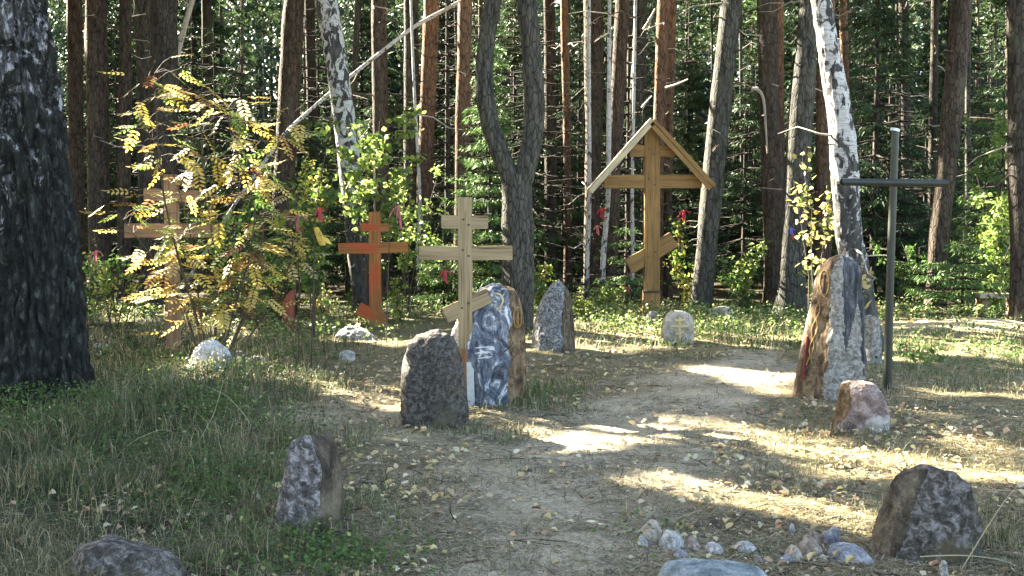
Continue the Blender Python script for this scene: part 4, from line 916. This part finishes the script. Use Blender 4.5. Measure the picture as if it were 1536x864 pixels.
# ------------------------------------------------------------------ crosses
def box(parent, name, a, b, w, d, mat, roll=0, bev=.006, side=Vector((1, 0, 0))):
    """beam from a to b; w across (seen width), d in depth; grain runs along local z"""
    a, b = Vector(a), Vector(b); L = (b-a).length; zc = (b-a).normalized(); y = Vector((0, 1, 0)); x = y.cross(zc).normalized(); y = zc.cross(x)
    bm = bmesh.new(); bmesh.ops.create_cube(bm, size=1)
    for v in bm.verts: v.co = Vector((v.co.x*w, v.co.y*d, v.co.z*L))
    ed = [e for e in bm.edges if abs((e.verts[0].co-e.verts[1].co).z) > L*.9]
    bmesh.ops.subdivide_edges(bm, edges=ed, cuts=max(2, int(L/.12)))
    bmesh.ops.bevel(bm, geom=[e for e in bm.edges if len(e.link_faces) == 2 and e.calc_face_angle(0) > 1], offset=bev, segments=2, affect='EDGES')
    sd = hash(name) % 50
    V = np.array([list(v.co) for v in bm.verts]); n1 = fbm(V*np.array([1, 1, 3.0])+sum(ord(c) for c in name), 4, 2)-.5; n2 = fbm(V*np.array([1, 1, 3.0])+9.3, 8, 2)-.5
    for i, v in enumerate(bm.verts): v.co.x += n1[i]*w*.07; v.co.y += n2[i]*d*.05
    me = bpy.data.meshes.new(name); bm.to_mesh(me); bm.free(); me.materials.append(M[mat])
    o = bpy.data.objects.new(name, me); col_link(o)
    mt = Matrix((x, y, zc)).transposed().to_4x4(); mt.translation = (a+b)/2
    o.parent = parent; o.matrix_local = Matrix.Translation(-Vector(parent.location)) @ mt
    return o
def bolts(parent, spots, Y, r=.009):
    for a, b in spots:
        c = at(a, b, Y); mb = MB(); tube(mb, [c, c+Vector((0, -.006, 0)), c+Vector((0, -.009, 0))], [r, r, r*.6], 10)
        o = mb.build('bolt', M['painted_steel'], parent, smooth=True, color=False)
def pxw(w, Y): return w/F_PX*Y
def V3(px, py, Y, dy=0): v = at(px, py, Y); v.y += dy; return v
# pale wooden cross
Y = 9.45; b = at(698, 598, Y); r_ = empty('wooden_cross', (b.x, Y, hz1(b.x, Y)), 'weathered pale wooden orthodox cross on steel brackets beside the dark boulder', 'cross')
w = pxw(21, Y)
box(r_, 'post', V3(699, 590, Y), V3(697, 296, Y), w, .10, 'weathered_wood')
box(r_, 'crossbeam', V3(629, 379.5, Y-.012), V3(769, 379.5, Y-.012), pxw(21, Y), .07, 'weathered_wood')
box(r_, 'upper_bar', V3(662, 333, Y-.012), V3(732, 333, Y-.012), pxw(20, Y), .07, 'weathered_wood')
box(r_, 'foot_bar', V3(668, 473, Y-.012), V3(734, 443, Y-.012), pxw(24, Y), .07, 'weathered_wood')
box(r_, 'post_foot', V3(699, 600, Y-.003), V3(699, 522, Y-.003), w*1.03, .104, 'foot_wood')
box(r_, 'steel_bracket', V3(707, 612, Y-.06), V3(705, 543, Y-.06), pxw(11, Y), .012, 'steel_bracket', bev=.002)
box(r_, 'steel_bracket', V3(690, 612, Y-.045), V3(690, 550, Y-.045), pxw(6, Y), .05, 'steel_bracket', bev=.002)
bolts(r_, [(694, 375), (703, 384), (695, 329), (703, 337), (693, 462), (703, 455)], Y-.052)
# roofed cross
Y = 18.2; b = at(977, 476, Y); r_ = empty('roofed_cross', (b.x, Y, hz1(b.x, Y)), 'tall golden wooden orthodox cross under a small gabled roof', 'cross')
box(r_, 'post', V3(976.5, 440, Y), V3(977.5, 190, Y), pxw(23, Y), .22, 'golden_wood', bev=.012)
box(r_, 'post_foot', V3(976.5, 492, Y), V3(976.5, 436, Y), pxw(26, Y), .26, 'golden_wood', bev=.012)
box(r_, 'strap', V3(963, 437, Y-.01), V3(991, 437, Y-.01), pxw(3, Y), .28, 'dark_relief', bev=.004)
box(r_, 'crossbeam', V3(905, 273, Y-.02), V3(1052, 272, Y-.02), pxw(20, Y), .14, 'golden_wood', bev=.01)
box(r_, 'upper_bar', V3(944, 227, Y-.02), V3(1011, 227, Y-.02), pxw(17, Y), .14, 'golden_wood', bev=.01)
box(r_, 'foot_bar', V3(943, 400, Y-.02), V3(1011, 359, Y-.02), pxw(24, Y), .14, 'golden_wood', bev=.01)
box(r_, 'roof_board', V3(975.5, 181, Y+.05), V3(884, 285, Y+.05), pxw(6, Y), .55, 'pale_board', bev=.006)  # left slope paler than the right: sunlight put into the colour
box(r_, 'roof_board', V3(977.5, 182, Y+.05), V3(1068, 280, Y+.05), pxw(6, Y), .55, 'golden_wood', bev=.006)
box(r_, 'roof_fascia', V3(979, 189, Y-.235), V3(1066, 283, Y-.235), pxw(7, Y), .03, 'golden_wood', bev=.004)
box(r_, 'roof_fascia', V3(975, 187, Y-.235), V3(886, 288, Y-.235), pxw(7, Y), .03, 'pale_board', bev=.004)  # same paler wood, painted as if sunlit
bolts(r_, [(973, 268), (982, 277), (974, 223), (981, 231), (972, 386), (983, 378)], Y-.112, .014)
# red cross
Y = 16.6; b = at(562, 486, Y); r_ = empty('red_cross', (b.x, Y, hz1(b.x, Y)), 'orange red wooden orthodox cross at the edge of the trees', 'cross')
box(r_, 'post', V3(563, 494, Y), V3(562, 318, Y), pxw(17, Y), .13, 'red_wood')
box(r_, 'crossbeam', V3(508, 373, Y-.015), V3(612, 371, Y-.015), pxw(16, Y), .10, 'red_wood')
box(r_, 'upper_bar', V3(541, 341, Y-.015), V3(583, 341, Y-.015), pxw(12, Y), .10, 'red_wood')
box(r_, 'foot_bar', V3(537, 462, Y-.015), V3(580, 484, Y-.015), pxw(19, Y), .10, 'red_wood')
# brown cross behind the rowan
Y = 12.6; b = at(259, 540, Y); r_ = empty('brown_cross', (b.x, Y, hz1(b.x, Y)), 'brown wooden cross half hidden behind the rowan leaves', 'cross')
box(r_, 'post', V3(260, 548, Y), V3(257, 262, Y), pxw(19, Y), .12, 'brown_wood')
box(r_, 'crossbeam', V3(188, 346, Y-.015), V3(330, 346, Y-.015), pxw(21, Y), .09, 'brown_wood')
box(r_, 'upper_bar', V3(217, 293, Y-.015), V3(296, 294, Y-.015), pxw(18, Y), .09, 'brown_wood')
# pointed board
Y = 16.1; b = at(431, 490, Y); mb = MB(); pts = [(423, 496), (441, 496), (440, 434), (434, 437), (424, 452)]
f_ = [at(a, c, Y) for a, c in pts]; bk = [p+Vector((0, .07, 0)) for p in f_]; V = [list(p) for p in f_+bk]; n = 5
mb.add(V, [(0, 1, 2, 3), (8, 7, 6, 5)]); mb.add(V, [(0, 3, 4), (9, 8, 5)]); mb.add(V, [(k, k+n, (k+1) % n+n, (k+1) % n) for k in range(n)])
o = mb.build('marker_board', M['maroon_board'], origin=(b.x, Y, 0), color=False); tag(o, 'short maroon board with a slanted pointed top left of the red cross', 'marker')
# metal cross
Y = 10.1; b = at(1331, 580, Y); r_ = empty('metal_cross', (b.x, Y, hz1(b.x, Y)), 'thin dark green metal pipe cross in front of the trees at the right', 'cross')
mb = MB(); tube(mb, [at(1331, 592, Y), at(1335, 420, Y), at(1343, 194, Y)], [.041, .038, .036], 20); mb.build('post', M['painted_steel'], r_, smooth=True, color=False)
mb = MB(); tube(mb, [at(1342.2, 197, Y)+Vector((0, 0, 0)), at(1343.2, 193, Y)], [.045, .045], 20); mb.build('post_cap', M['steel_bracket'], r_, color=False)
mb = MB(); P0, P1 = at(1262, 273, Y-.04), at(1421, 275, Y-.04); tube(mb, [P0, (P0+P1)/2, P1], [.036]*3, 20); mb.build('crossbar', M['painted_steel'], r_, smooth=True, color=False)
# bench at the right
Y = 18.0; c = at(1498, 443, Y); r_ = empty('bench', (c.x, Y, hz1(c.x, Y)), 'low plank bench on log feet at the right edge of the clearing', 'bench')
box(r_, 'seat', V3(1464, 443, Y), V3(1532, 444, Y), pxw(7, Y), .34, 'pale_board')
for q in (1474, 1520): box(r_, 'leg', V3(q, 500, Y+.03), V3(q, 447, Y+.03), .14, .26, 'brown_wood')

# ------------------------------------------------------------------ ribbons tied to the trees
def ribbon(label, pts, w, mat, seed, group=None):
    rng = np.random.default_rng(seed); mb = MB()
    for q in pts:
        T, t, L = resample([at(*p) for p in q], .035); n = len(T)
        ang = np.cumsum(rng.normal(size=n)*.35); ww = w*(.75+.35*np.sin(np.linspace(.3, 2.6, n)))
        side = np.c_[np.cos(ang), np.sin(ang), rng.normal(size=n)*.15]; A = T-side*ww[:, None]/2; B = T+side*ww[:, None]/2; back = np.c_[-np.sin(ang), np.cos(ang), np.zeros(n)]*.0015
        V = np.concatenate([A, B, A+back, B+back]); i = np.arange(n-1)
        mb.add(V, np.concatenate([np.c_[i, i+1, n+i+1, n+i], np.c_[2*n+i, 3*n+i, 3*n+i+1, 2*n+i+1], np.c_[i, 2*n+i, 2*n+i+1, i+1], np.c_[n+i, n+i+1, 3*n+i+1, 3*n+i]]))
    o = mb.build('ribbon', M[mat], origin=tuple(at(*pts[0][0])), smooth=True, color=False); tag(o, label, 'ribbon', group)
def knotted(label, px, py, Y, h, w, mat, seed):
    s = h; w *= .45; h *= .8; s = h; ribbon(label, [[(px, py, Y), (px-s*.25, py+s*.15, Y-.02), (px-s*.4, py+s*.5, Y)], [(px, py, Y), (px+s*.3, py+s*.05, Y-.03), (px+s*.42, py+s*.3, Y)], [(px, py, Y), (px+s*.04, py+s*.5, Y-.02), (px+s*.12, py+s, Y)], [(px, py, Y-.02), (px-s*.1, py+s*.4, Y-.04), (px-s*.05, py+s*.8, Y-.02)]], w, mat, seed)
knotted('red ribbon tied left of the roofed cross below its roof end', 903, 312, 18.9, 22, .10, 'red_cloth', 1)
knotted('pink ribbon hanging below the red one left of the roofed cross', 896, 338, 18.9, 18, .08, 'pink_cloth', 2)
knotted('red ribbon tied right of the roofed cross', 1026, 315, 19.2, 26, .10, 'red_cloth', 3)
knotted('blue and red ribbon tied to the mossy grey green trunk', 1187, 342, 18.0, 16, .10, 'blue_cloth', 4)
knotted('small red ribbon end below the blue one on the mossy trunk', 1189, 352, 17.95, 9, .06, 'red_cloth', 5)
knotted('pink ribbon beside the massive old birch', 144, 376, 12.6, 34, .05, 'pink_cloth', 6)
knotted('dull pink ribbon left of the yellow ribbon', 448, 322, 12, 40, .06, 'pink_cloth', 7)
ribbon('bright yellow ribbon tied to a thin bare stem', [[(474, 341, 11.4), (482, 352, 11.38), (494, 366, 11.4)], [(474, 341, 11.38), (480, 356, 11.36), (484, 368, 11.38)]], .075, 'yellow_cloth', 8)
knotted('crumpled dark red ribbon above the yellow ribbon', 480, 312, 11.4, 26, .06, 'red_cloth', 9)
knotted('pale pink ribbon above the right arm of the red cross', 598, 308, 15.2, 44, .08, 'pink_cloth', 10)
knotted('tiny red ribbon on the painted stone top', 742, 427, 9.6, 10, .03, 'red_cloth', 11)
knotted('red ribbon in the leaves behind the left arm of the pale wooden cross', 668, 405, 13, 26, .06, 'red_cloth', 12)
knotted('red scrap on the spruce left of the roofed cross foot', 941, 430, 19.2, 12, .07, 'red_cloth', 13)

# ------------------------------------------------------------------ grass, litter, leaves
def scatter(n, rng, ymin=3.4, ymax=19.5, pw=.8):
    a, b = ymin**-pw, ymax**-pw; Y = (a+(b-a)*rng.uniform(size=n))**(-1/pw)
    x = rng.uniform(-.62, .62, n)*Y; return x, Y
def grass():
    rng = np.random.default_rng(51); n = 420000; x, y = scatter(n, rng)
    px, py = to_px(x, y); pm = path_mask(x, y); cl = fbm(np.c_[x*1.6, y*1.6], 61, 3); fine = fbm(np.c_[x*6, y*6], 62, 2)
    left = np.clip(1-(px-330)/280, 0, 1)
    green_r = blob(px, py, 1450, 535, 150, 32)+blob(px, py, 1110, 500, 130, 22)*.9+blob(px, py, 900, 480, 120, 16)*.8+blob(px, py, 800, 590, 70, 18)*.8+blob(px, py, 560, 780, 80, 60)*.7+blob(px, py, 720, 660, 120, 22)*.7+blob(px, py, 1180, 830, 130, 22)*.8+blob(px, py, 1300, 770, 100, 20)*.4
    dens = (.30+.5*left+.95*green_r)*(1-.93*pm)*np.clip((cl-.33)*3.2, .12, 1.3)*np.clip((fine-.3)*2.5, .2, 1)
    dens *= np.where((x-7.2)**2/3+(y-15.9)**2 < .7, .15, 1)
    k = rng.uniform(size=n) < dens; x, y, px, py, left, green_r, cl, pm = (q[k] for q in (x, y, px, py, left, green_r, cl, pm)); n = len(x)
    z = hz(x, y)-.01
    tall = blob(px, py, 300, 640, 120, 110)+blob(px, py, 90, 690, 150, 60)*.5+blob(px, py, 350, 560, 120, 40)*.6
    h = (.045+.06*rng.uniform(size=n)**2)*(1+1.2*left)+.15*green_r*rng.uniform(.2, 1, n)*(py < 620)+.22*tall*rng.uniform(0, 1, n)**2+.06*(y > 13)
    h *= np.clip(.5+cl, .6, 1.4)
    a = rng.uniform(0, 6.28, n); lean = rng.uniform(.2, 1.3, n); D = np.c_[np.cos(a), np.sin(a)]
    w = .0030*(y/5)**.85*rng.uniform(.7, 1.4, n); sa = a+math.pi/2+rng.normal(size=n)*.5; W = np.c_[np.cos(sa), np.sin(sa), np.zeros(n)]*w[:, None]
    B = np.c_[x, y, z]; Mi = B+np.c_[D*(h*lean*.3)[:, None], h*.62]; T = B+np.c_[D*(h*lean)[:, None], h*(1-.28*lean*rng.uniform(.6, 1.3, n))]
    V = np.stack([B-W/2, B+W/2, Mi+W*.42, Mi-W*.42, T], 1).reshape(-1, 3); b = np.arange(n)[:, None]*5
    g1 = np.array([.06, .080, .042]); g2 = np.array([.11, .132, .070]); dry = np.array([.40, .34, .20]); rich = np.array([.085, .21, .05])
    u = rng.uniform(size=(n, 1)); C = g1*(1-u)+g2*u
    C = C*(1-np.clip(green_r, 0, 1)[:, None]*.5)+rich*np.clip(green_r, 0, 1)[:, None]*.5
    isd = (rng.uniform(size=n) < .46-.08*left-.25*np.clip(green_r, 0, 1)); C[isd] = dry*rng.uniform(.6, 1.3, (isd.sum(), 1))
    C *= rng.uniform(.75, 1.25, (n, 1)); mb = MB()
    mb.add(V, b+np.array([[0, 1, 2, 3]]), np.repeat(C, 5, 0)); mb.f.append((b+np.array([[3, 2, 4]]))); mb.mi.append(np.zeros(n))
    tag(mb.build('grass', M['grass']), 'short green and dry grass over the clearing', 'grass', kind='stuff')
grass()
def straw():
    rng = np.random.default_rng(52); n = 320000; x, y = scatter(n, rng, 3.4, 16)
    px, py = to_px(x, y); k = rng.uniform(size=n) < np.clip(.75-.55*np.clip(1-(px-250)/280, 0, 1), 0, 1)*np.clip(fbm(np.c_[x*3, y*3], 63, 3)*2-.35, .1, 1); x, y = x[k], y[k]; n = len(x)
    L = rng.uniform(.02, .075, n)*(y/6)**.4; a = rng.uniform(0, 6.28, n); D = np.c_[np.cos(a), np.sin(a), rng.normal(size=n)*.12]; w = .0022*(y/5)**.9
    W = np.c_[-np.sin(a), np.cos(a), rng.normal(size=n)*.3]*w[:, None]; B = np.c_[x, y, hz(x, y)+rng.uniform(.002, .016, n)]
    V = np.stack([B-W, B+W, B+D*L[:, None]+W*.6, B+D*L[:, None]-W*.6], 1).reshape(-1, 3); b = np.arange(n)[:, None]*4
    pal = np.array([(.34, .28, .19), (.22, .17, .11), (.42, .37, .28), (.12, .09, .06), (.26, .25, .14)]); C = pal[rng.integers(0, 5, n)]*rng.uniform(.7, 1.2, (n, 1))
    mb = MB(); mb.add(V, b+np.array([[0, 1, 2, 3]]), np.repeat(C, 4, 0)); tag(mb.build('straw_litter', M['litter']), 'dry straws and needles strewn on the trodden ground', 'litter', kind='stuff')
straw()
def twigs():
    rng = np.random.default_rng(57); mb = MB()
    x, y = scatter(520, rng, 3.6, 15, .9)
    for a, b in zip(x, y):
        L = rng.uniform(.08, .38); t = rng.uniform(0, 6.28); bend = rng.normal()*.18; z = hz(np.array([a, a+math.cos(t)*L]), np.array([b, b+math.sin(t)*L]))
        m = [a+math.cos(t+bend)*L*.5, b+math.sin(t+bend)*L*.5, z.mean()+.014]; r = rng.uniform(.0018, .0045)
        tube(mb, [(a, b, z[0]+.008), m, (a+math.cos(t)*L, b+math.sin(t)*L, z[1]+.01)], [r, r*.8, r*.4], 5, np.array([(.10, .075, .055), (.22, .18, .14), (.05, .04, .032)][rng.integers(0, 3)]))
    tag(mb.build('twigs', M['litter']), 'broken twigs lying over the clearing floor', 'twigs', kind='stuff')
twigs()
def fallen():
    rng = np.random.default_rng(53); n = 30000; x, y = scatter(n, rng, 3.4, 17, .45); px, py = to_px(x, y)
    d = .10+.9*blob(px, py, 950, 560, 190, 50)+.75*blob(px, py, 1290, 670, 230, 60)+.8*blob(px, py, 1040, 740, 260, 50)*.5+.5*blob(px, py, 560, 590, 120, 40)+.35*blob(px, py, 600, 720, 200, 60)+.35*blob(px, py, 250, 560, 200, 60)+.25*blob(px, py, 200, 780, 260, 60)+.5*blob(px, py, 960, 830, 70, 30)
    d *= np.where(path_mask(x, y) > .7, .4, 1)
    d *= np.clip((fbm(np.c_[x*2.6, y*2.6], 66, 3)-.36)*5, .12, 1.9)
    k = rng.uniform(size=n) < d*.85; x, y = x[k], y[k]; n = len(x)
    B = np.c_[x, y, hz(x, y)+rng.uniform(.012, .045, n)]; a = rng.uniform(0, 6.28, n); s = rng.uniform(.45, 1.1, n)**1.4*.058*(y/7)**.3
    D = np.c_[np.cos(a), np.sin(a), rng.normal(size=n)*.35]; N = np.c_[rng.normal(size=(n, 2))*.45, np.ones(n)]; W = np.cross(D, N); W /= np.linalg.norm(W, axis=1)[:, None]; N = np.cross(W, D)
    s = s[:, None]; cu = rng.uniform(.0, .35, n)[:, None]
    P = [B, B+D*s*.3+W*s*.36+N*s*cu, B+D*s*.68+W*s*.26+N*s*cu, B+D*s, B+D*s*.68-W*s*.26+N*s*cu, B+D*s*.3-W*s*.36+N*s*cu]
    V = np.stack(P, 1).reshape(-1, 3); b = np.arange(n)[:, None]*6
    pal = np.array([(.56, .47, .27), (.62, .54, .36), (.48, .37, .19), (.50, .32, .20), (.33, .22, .14), (.55, .49, .35), (.60, .50, .24), (.50, .40, .27)]); C = pal[rng.integers(0, 8, n)]*rng.uniform(.75, 1.15, (n, 1))
    mb = MB(); mb.add(V, np.concatenate([b+np.array([[0, 1, 2, 3]]), b+np.array([[0, 3, 4, 5]])]), np.repeat(C, 6, 0))
    tag(mb.build('fallen_leaves', M['litter']), 'pale yellow fallen birch leaves scattered over the ground', 'leaves', kind='stuff')
fallen()
def cover():
    """low leafy ground cover: bilberry round the old birch, herbs at the wood's edge"""
    rng = np.random.default_rng(54); n = 90000; x, y = scatter(n, rng, 4.2, 21, .3); px, py = to_px(x, y)
    d = blob(px, py, 60, 665, 170, 55)*1.1+blob(px, py, 250, 590, 180, 60)*.6+blob(px, py, 330, 680, 110, 110)*.7+blob(px, py, 480, 830, 90, 30)*.9+1.3*blob(px, py, 940, 484, 100, 18)+1.4*blob(px, py, 1130, 500, 120, 20)+blob(px, py, 420, 505, 160, 22)*.7+1.0*blob(px, py, 1470, 535, 130, 30)+.8*(py < 488)+.6*blob(px, py, 985, 815, 45, 26)+.5*blob(px, py, 820, 590, 60, 16)
    d *= np.clip((fbm(np.c_[x*2.2, y*2.2], 64, 3)-.32)*3.5, 0, 1.2)
    k = rng.uniform(size=n) < d; x, y, px, py = x[k], y[k], px[k], py[k]; n = len(x)
    hmax = .10+.16*blob(px, py, 60, 665, 170, 55)+.14*(y > 14)+.12*blob(px, py, 330, 650, 110, 110)
    g = 3; x = np.repeat(x, g)+rng.normal(size=n*g)*.03; y = np.repeat(y, g)+rng.normal(size=n*g)*.03; hm = np.repeat(hmax, g); q = np.repeat(py, g); n *= g
    P = np.c_[x, y, hz(x, y)+rng.uniform(.01, 1, n)*hm]; u = rng.uniform(size=(n, 1))
    C = np.array([.05, .10, .03])*(1-u)+np.array([.13, .21, .06])*u; yl = rng.uniform(size=n) < np.where(q < 520, .3, .05); C[yl] = np.array([.34, .36, .14])*rng.uniform(.7, 1.3, (yl.sum(), 1))
    mb = MB(); leafquads(mb, P, rng.uniform(.018, .035, n)*(1+.9*(y > 12)), C, rng, up=.6)
    tag(mb.build('ground_cover', M['leaf']), 'low leafy herbs around the birch foot and along the wood edge', 'ground cover', kind='stuff')
cover()
def tall_grass():
    rng = np.random.default_rng(55); mb = MB(); V = []; n = 2600
    def one(x, y, h, a, lean, w, c):
        z = hz1(x, y); ts = np.linspace(0, 1, 6); P = np.c_[x+math.cos(a)*lean*h*ts**2, y+math.sin(a)*lean*h*ts**2, z+h*ts*(1-.35*lean*ts)]
        s = np.array([-math.sin(a+.6), math.cos(a+.6), 0])*w; ww = (1-ts**1.5)[:, None]*.9+.1; A = P-s*ww; B = P+s*ww; Vv = np.concatenate([A, B]); i = np.arange(5); mb.add(Vv, np.c_[i, i+1, 6+i+1, 6+i], c)
    cl = [(300, 640), (330, 700), (250, 600), (360, 610), (210, 660), (395, 560), (280, 740), (230, 760), (160, 640), (60, 690), (340, 560), (120, 745), (440, 535), (1530, 800), (1230, 640), (1320, 655), (900, 470), (390, 740)]
    for cx, cy in cl:
        c0 = gnd(cx, cy)
        for _ in range(95):
            x, y = c0.x+rng.normal()*.22, c0.y+rng.normal()*.3; d = rng.uniform() < .35; sm = cy < 800 and cx < 1200
            one(x, y, rng.uniform(.12, .42)*(1 if sm else .45), rng.uniform(0, 6.28), rng.uniform(.2, .9), .0022*(y/6)**.5, (np.array([.30, .26, .15]) if d else np.array([.085, .125, .045]))*rng.uniform(.7, 1.3))
    tag(mb.build('tall_grass', M['grass']), 'tufts of long grass in the left half of the clearing', 'grass', kind='stuff')
    # single long straws the photo shows
    for k, (q, lb) in enumerate([([(1440, 858, 4.75), (1475, 800, 4.7), (1510, 745, 4.7), (1540, 715, 4.7)], 'long pale dry straw arching up at the lower right corner'),
                  ([(1380, 835, 4.8), (1440, 832, 4.75), (1500, 838, 4.72), (1560, 862, 4.7)], 'dry straw lying in front of the lower right boulder'),
                  ([(268, 700, 6.9), (300, 660, 6.9), (322, 620, 6.95), (335, 570, 7)], 'pale dry stalk leaning in the grass left of the path'),
                  ([(390, 668, 7.4), (370, 625, 7.4), (340, 592, 7.4), (310, 580, 7.4)], 'thin arching stalk below the rowan'),
                  ([(160, 700, 6.8), (200, 660, 6.8), (250, 640, 6.8), (262, 650, 6.8)], 'bent dry stalk in the weeds right of the massive old birch')]):
        T, t, L = resample([at(*p) for p in q], .04); m2 = MB(); tube(m2, T, np.interp(t, [0, L], [.0035, .0012]), 5, (.45, .40, .26)); o = m2.build('dry_stalk', M['litter'], origin=tuple(T[0])); tag(o, lb, 'grass stalk')
tall_grass()
# cones and clods on the path
for k, (px, py, s, lb) in enumerate([(792, 672+28, .02, 'dark pine cone left of the sunny strip on the path'), (1071, 780, .022, 'dark pine cone lying above the row of small stones')]):
    c = gnd(px, py); mb = MB(); z = hz1(c.x, c.y)+s*.5; tube(mb, [(c.x-s*1.5, c.y, z), (c.x-s*.9, c.y, z), (c.x, c.y, z), (c.x+s, c.y, z), (c.x+s*1.5, c.y, z)], [.003, s*.75, s, s*.7, .002], 9, noise=.5, seed=k)
    tag(mb.build('pine_cone', M['dark_relief'], origin=(c.x, c.y, z), smooth=True, color=False), lb, 'pine cone')
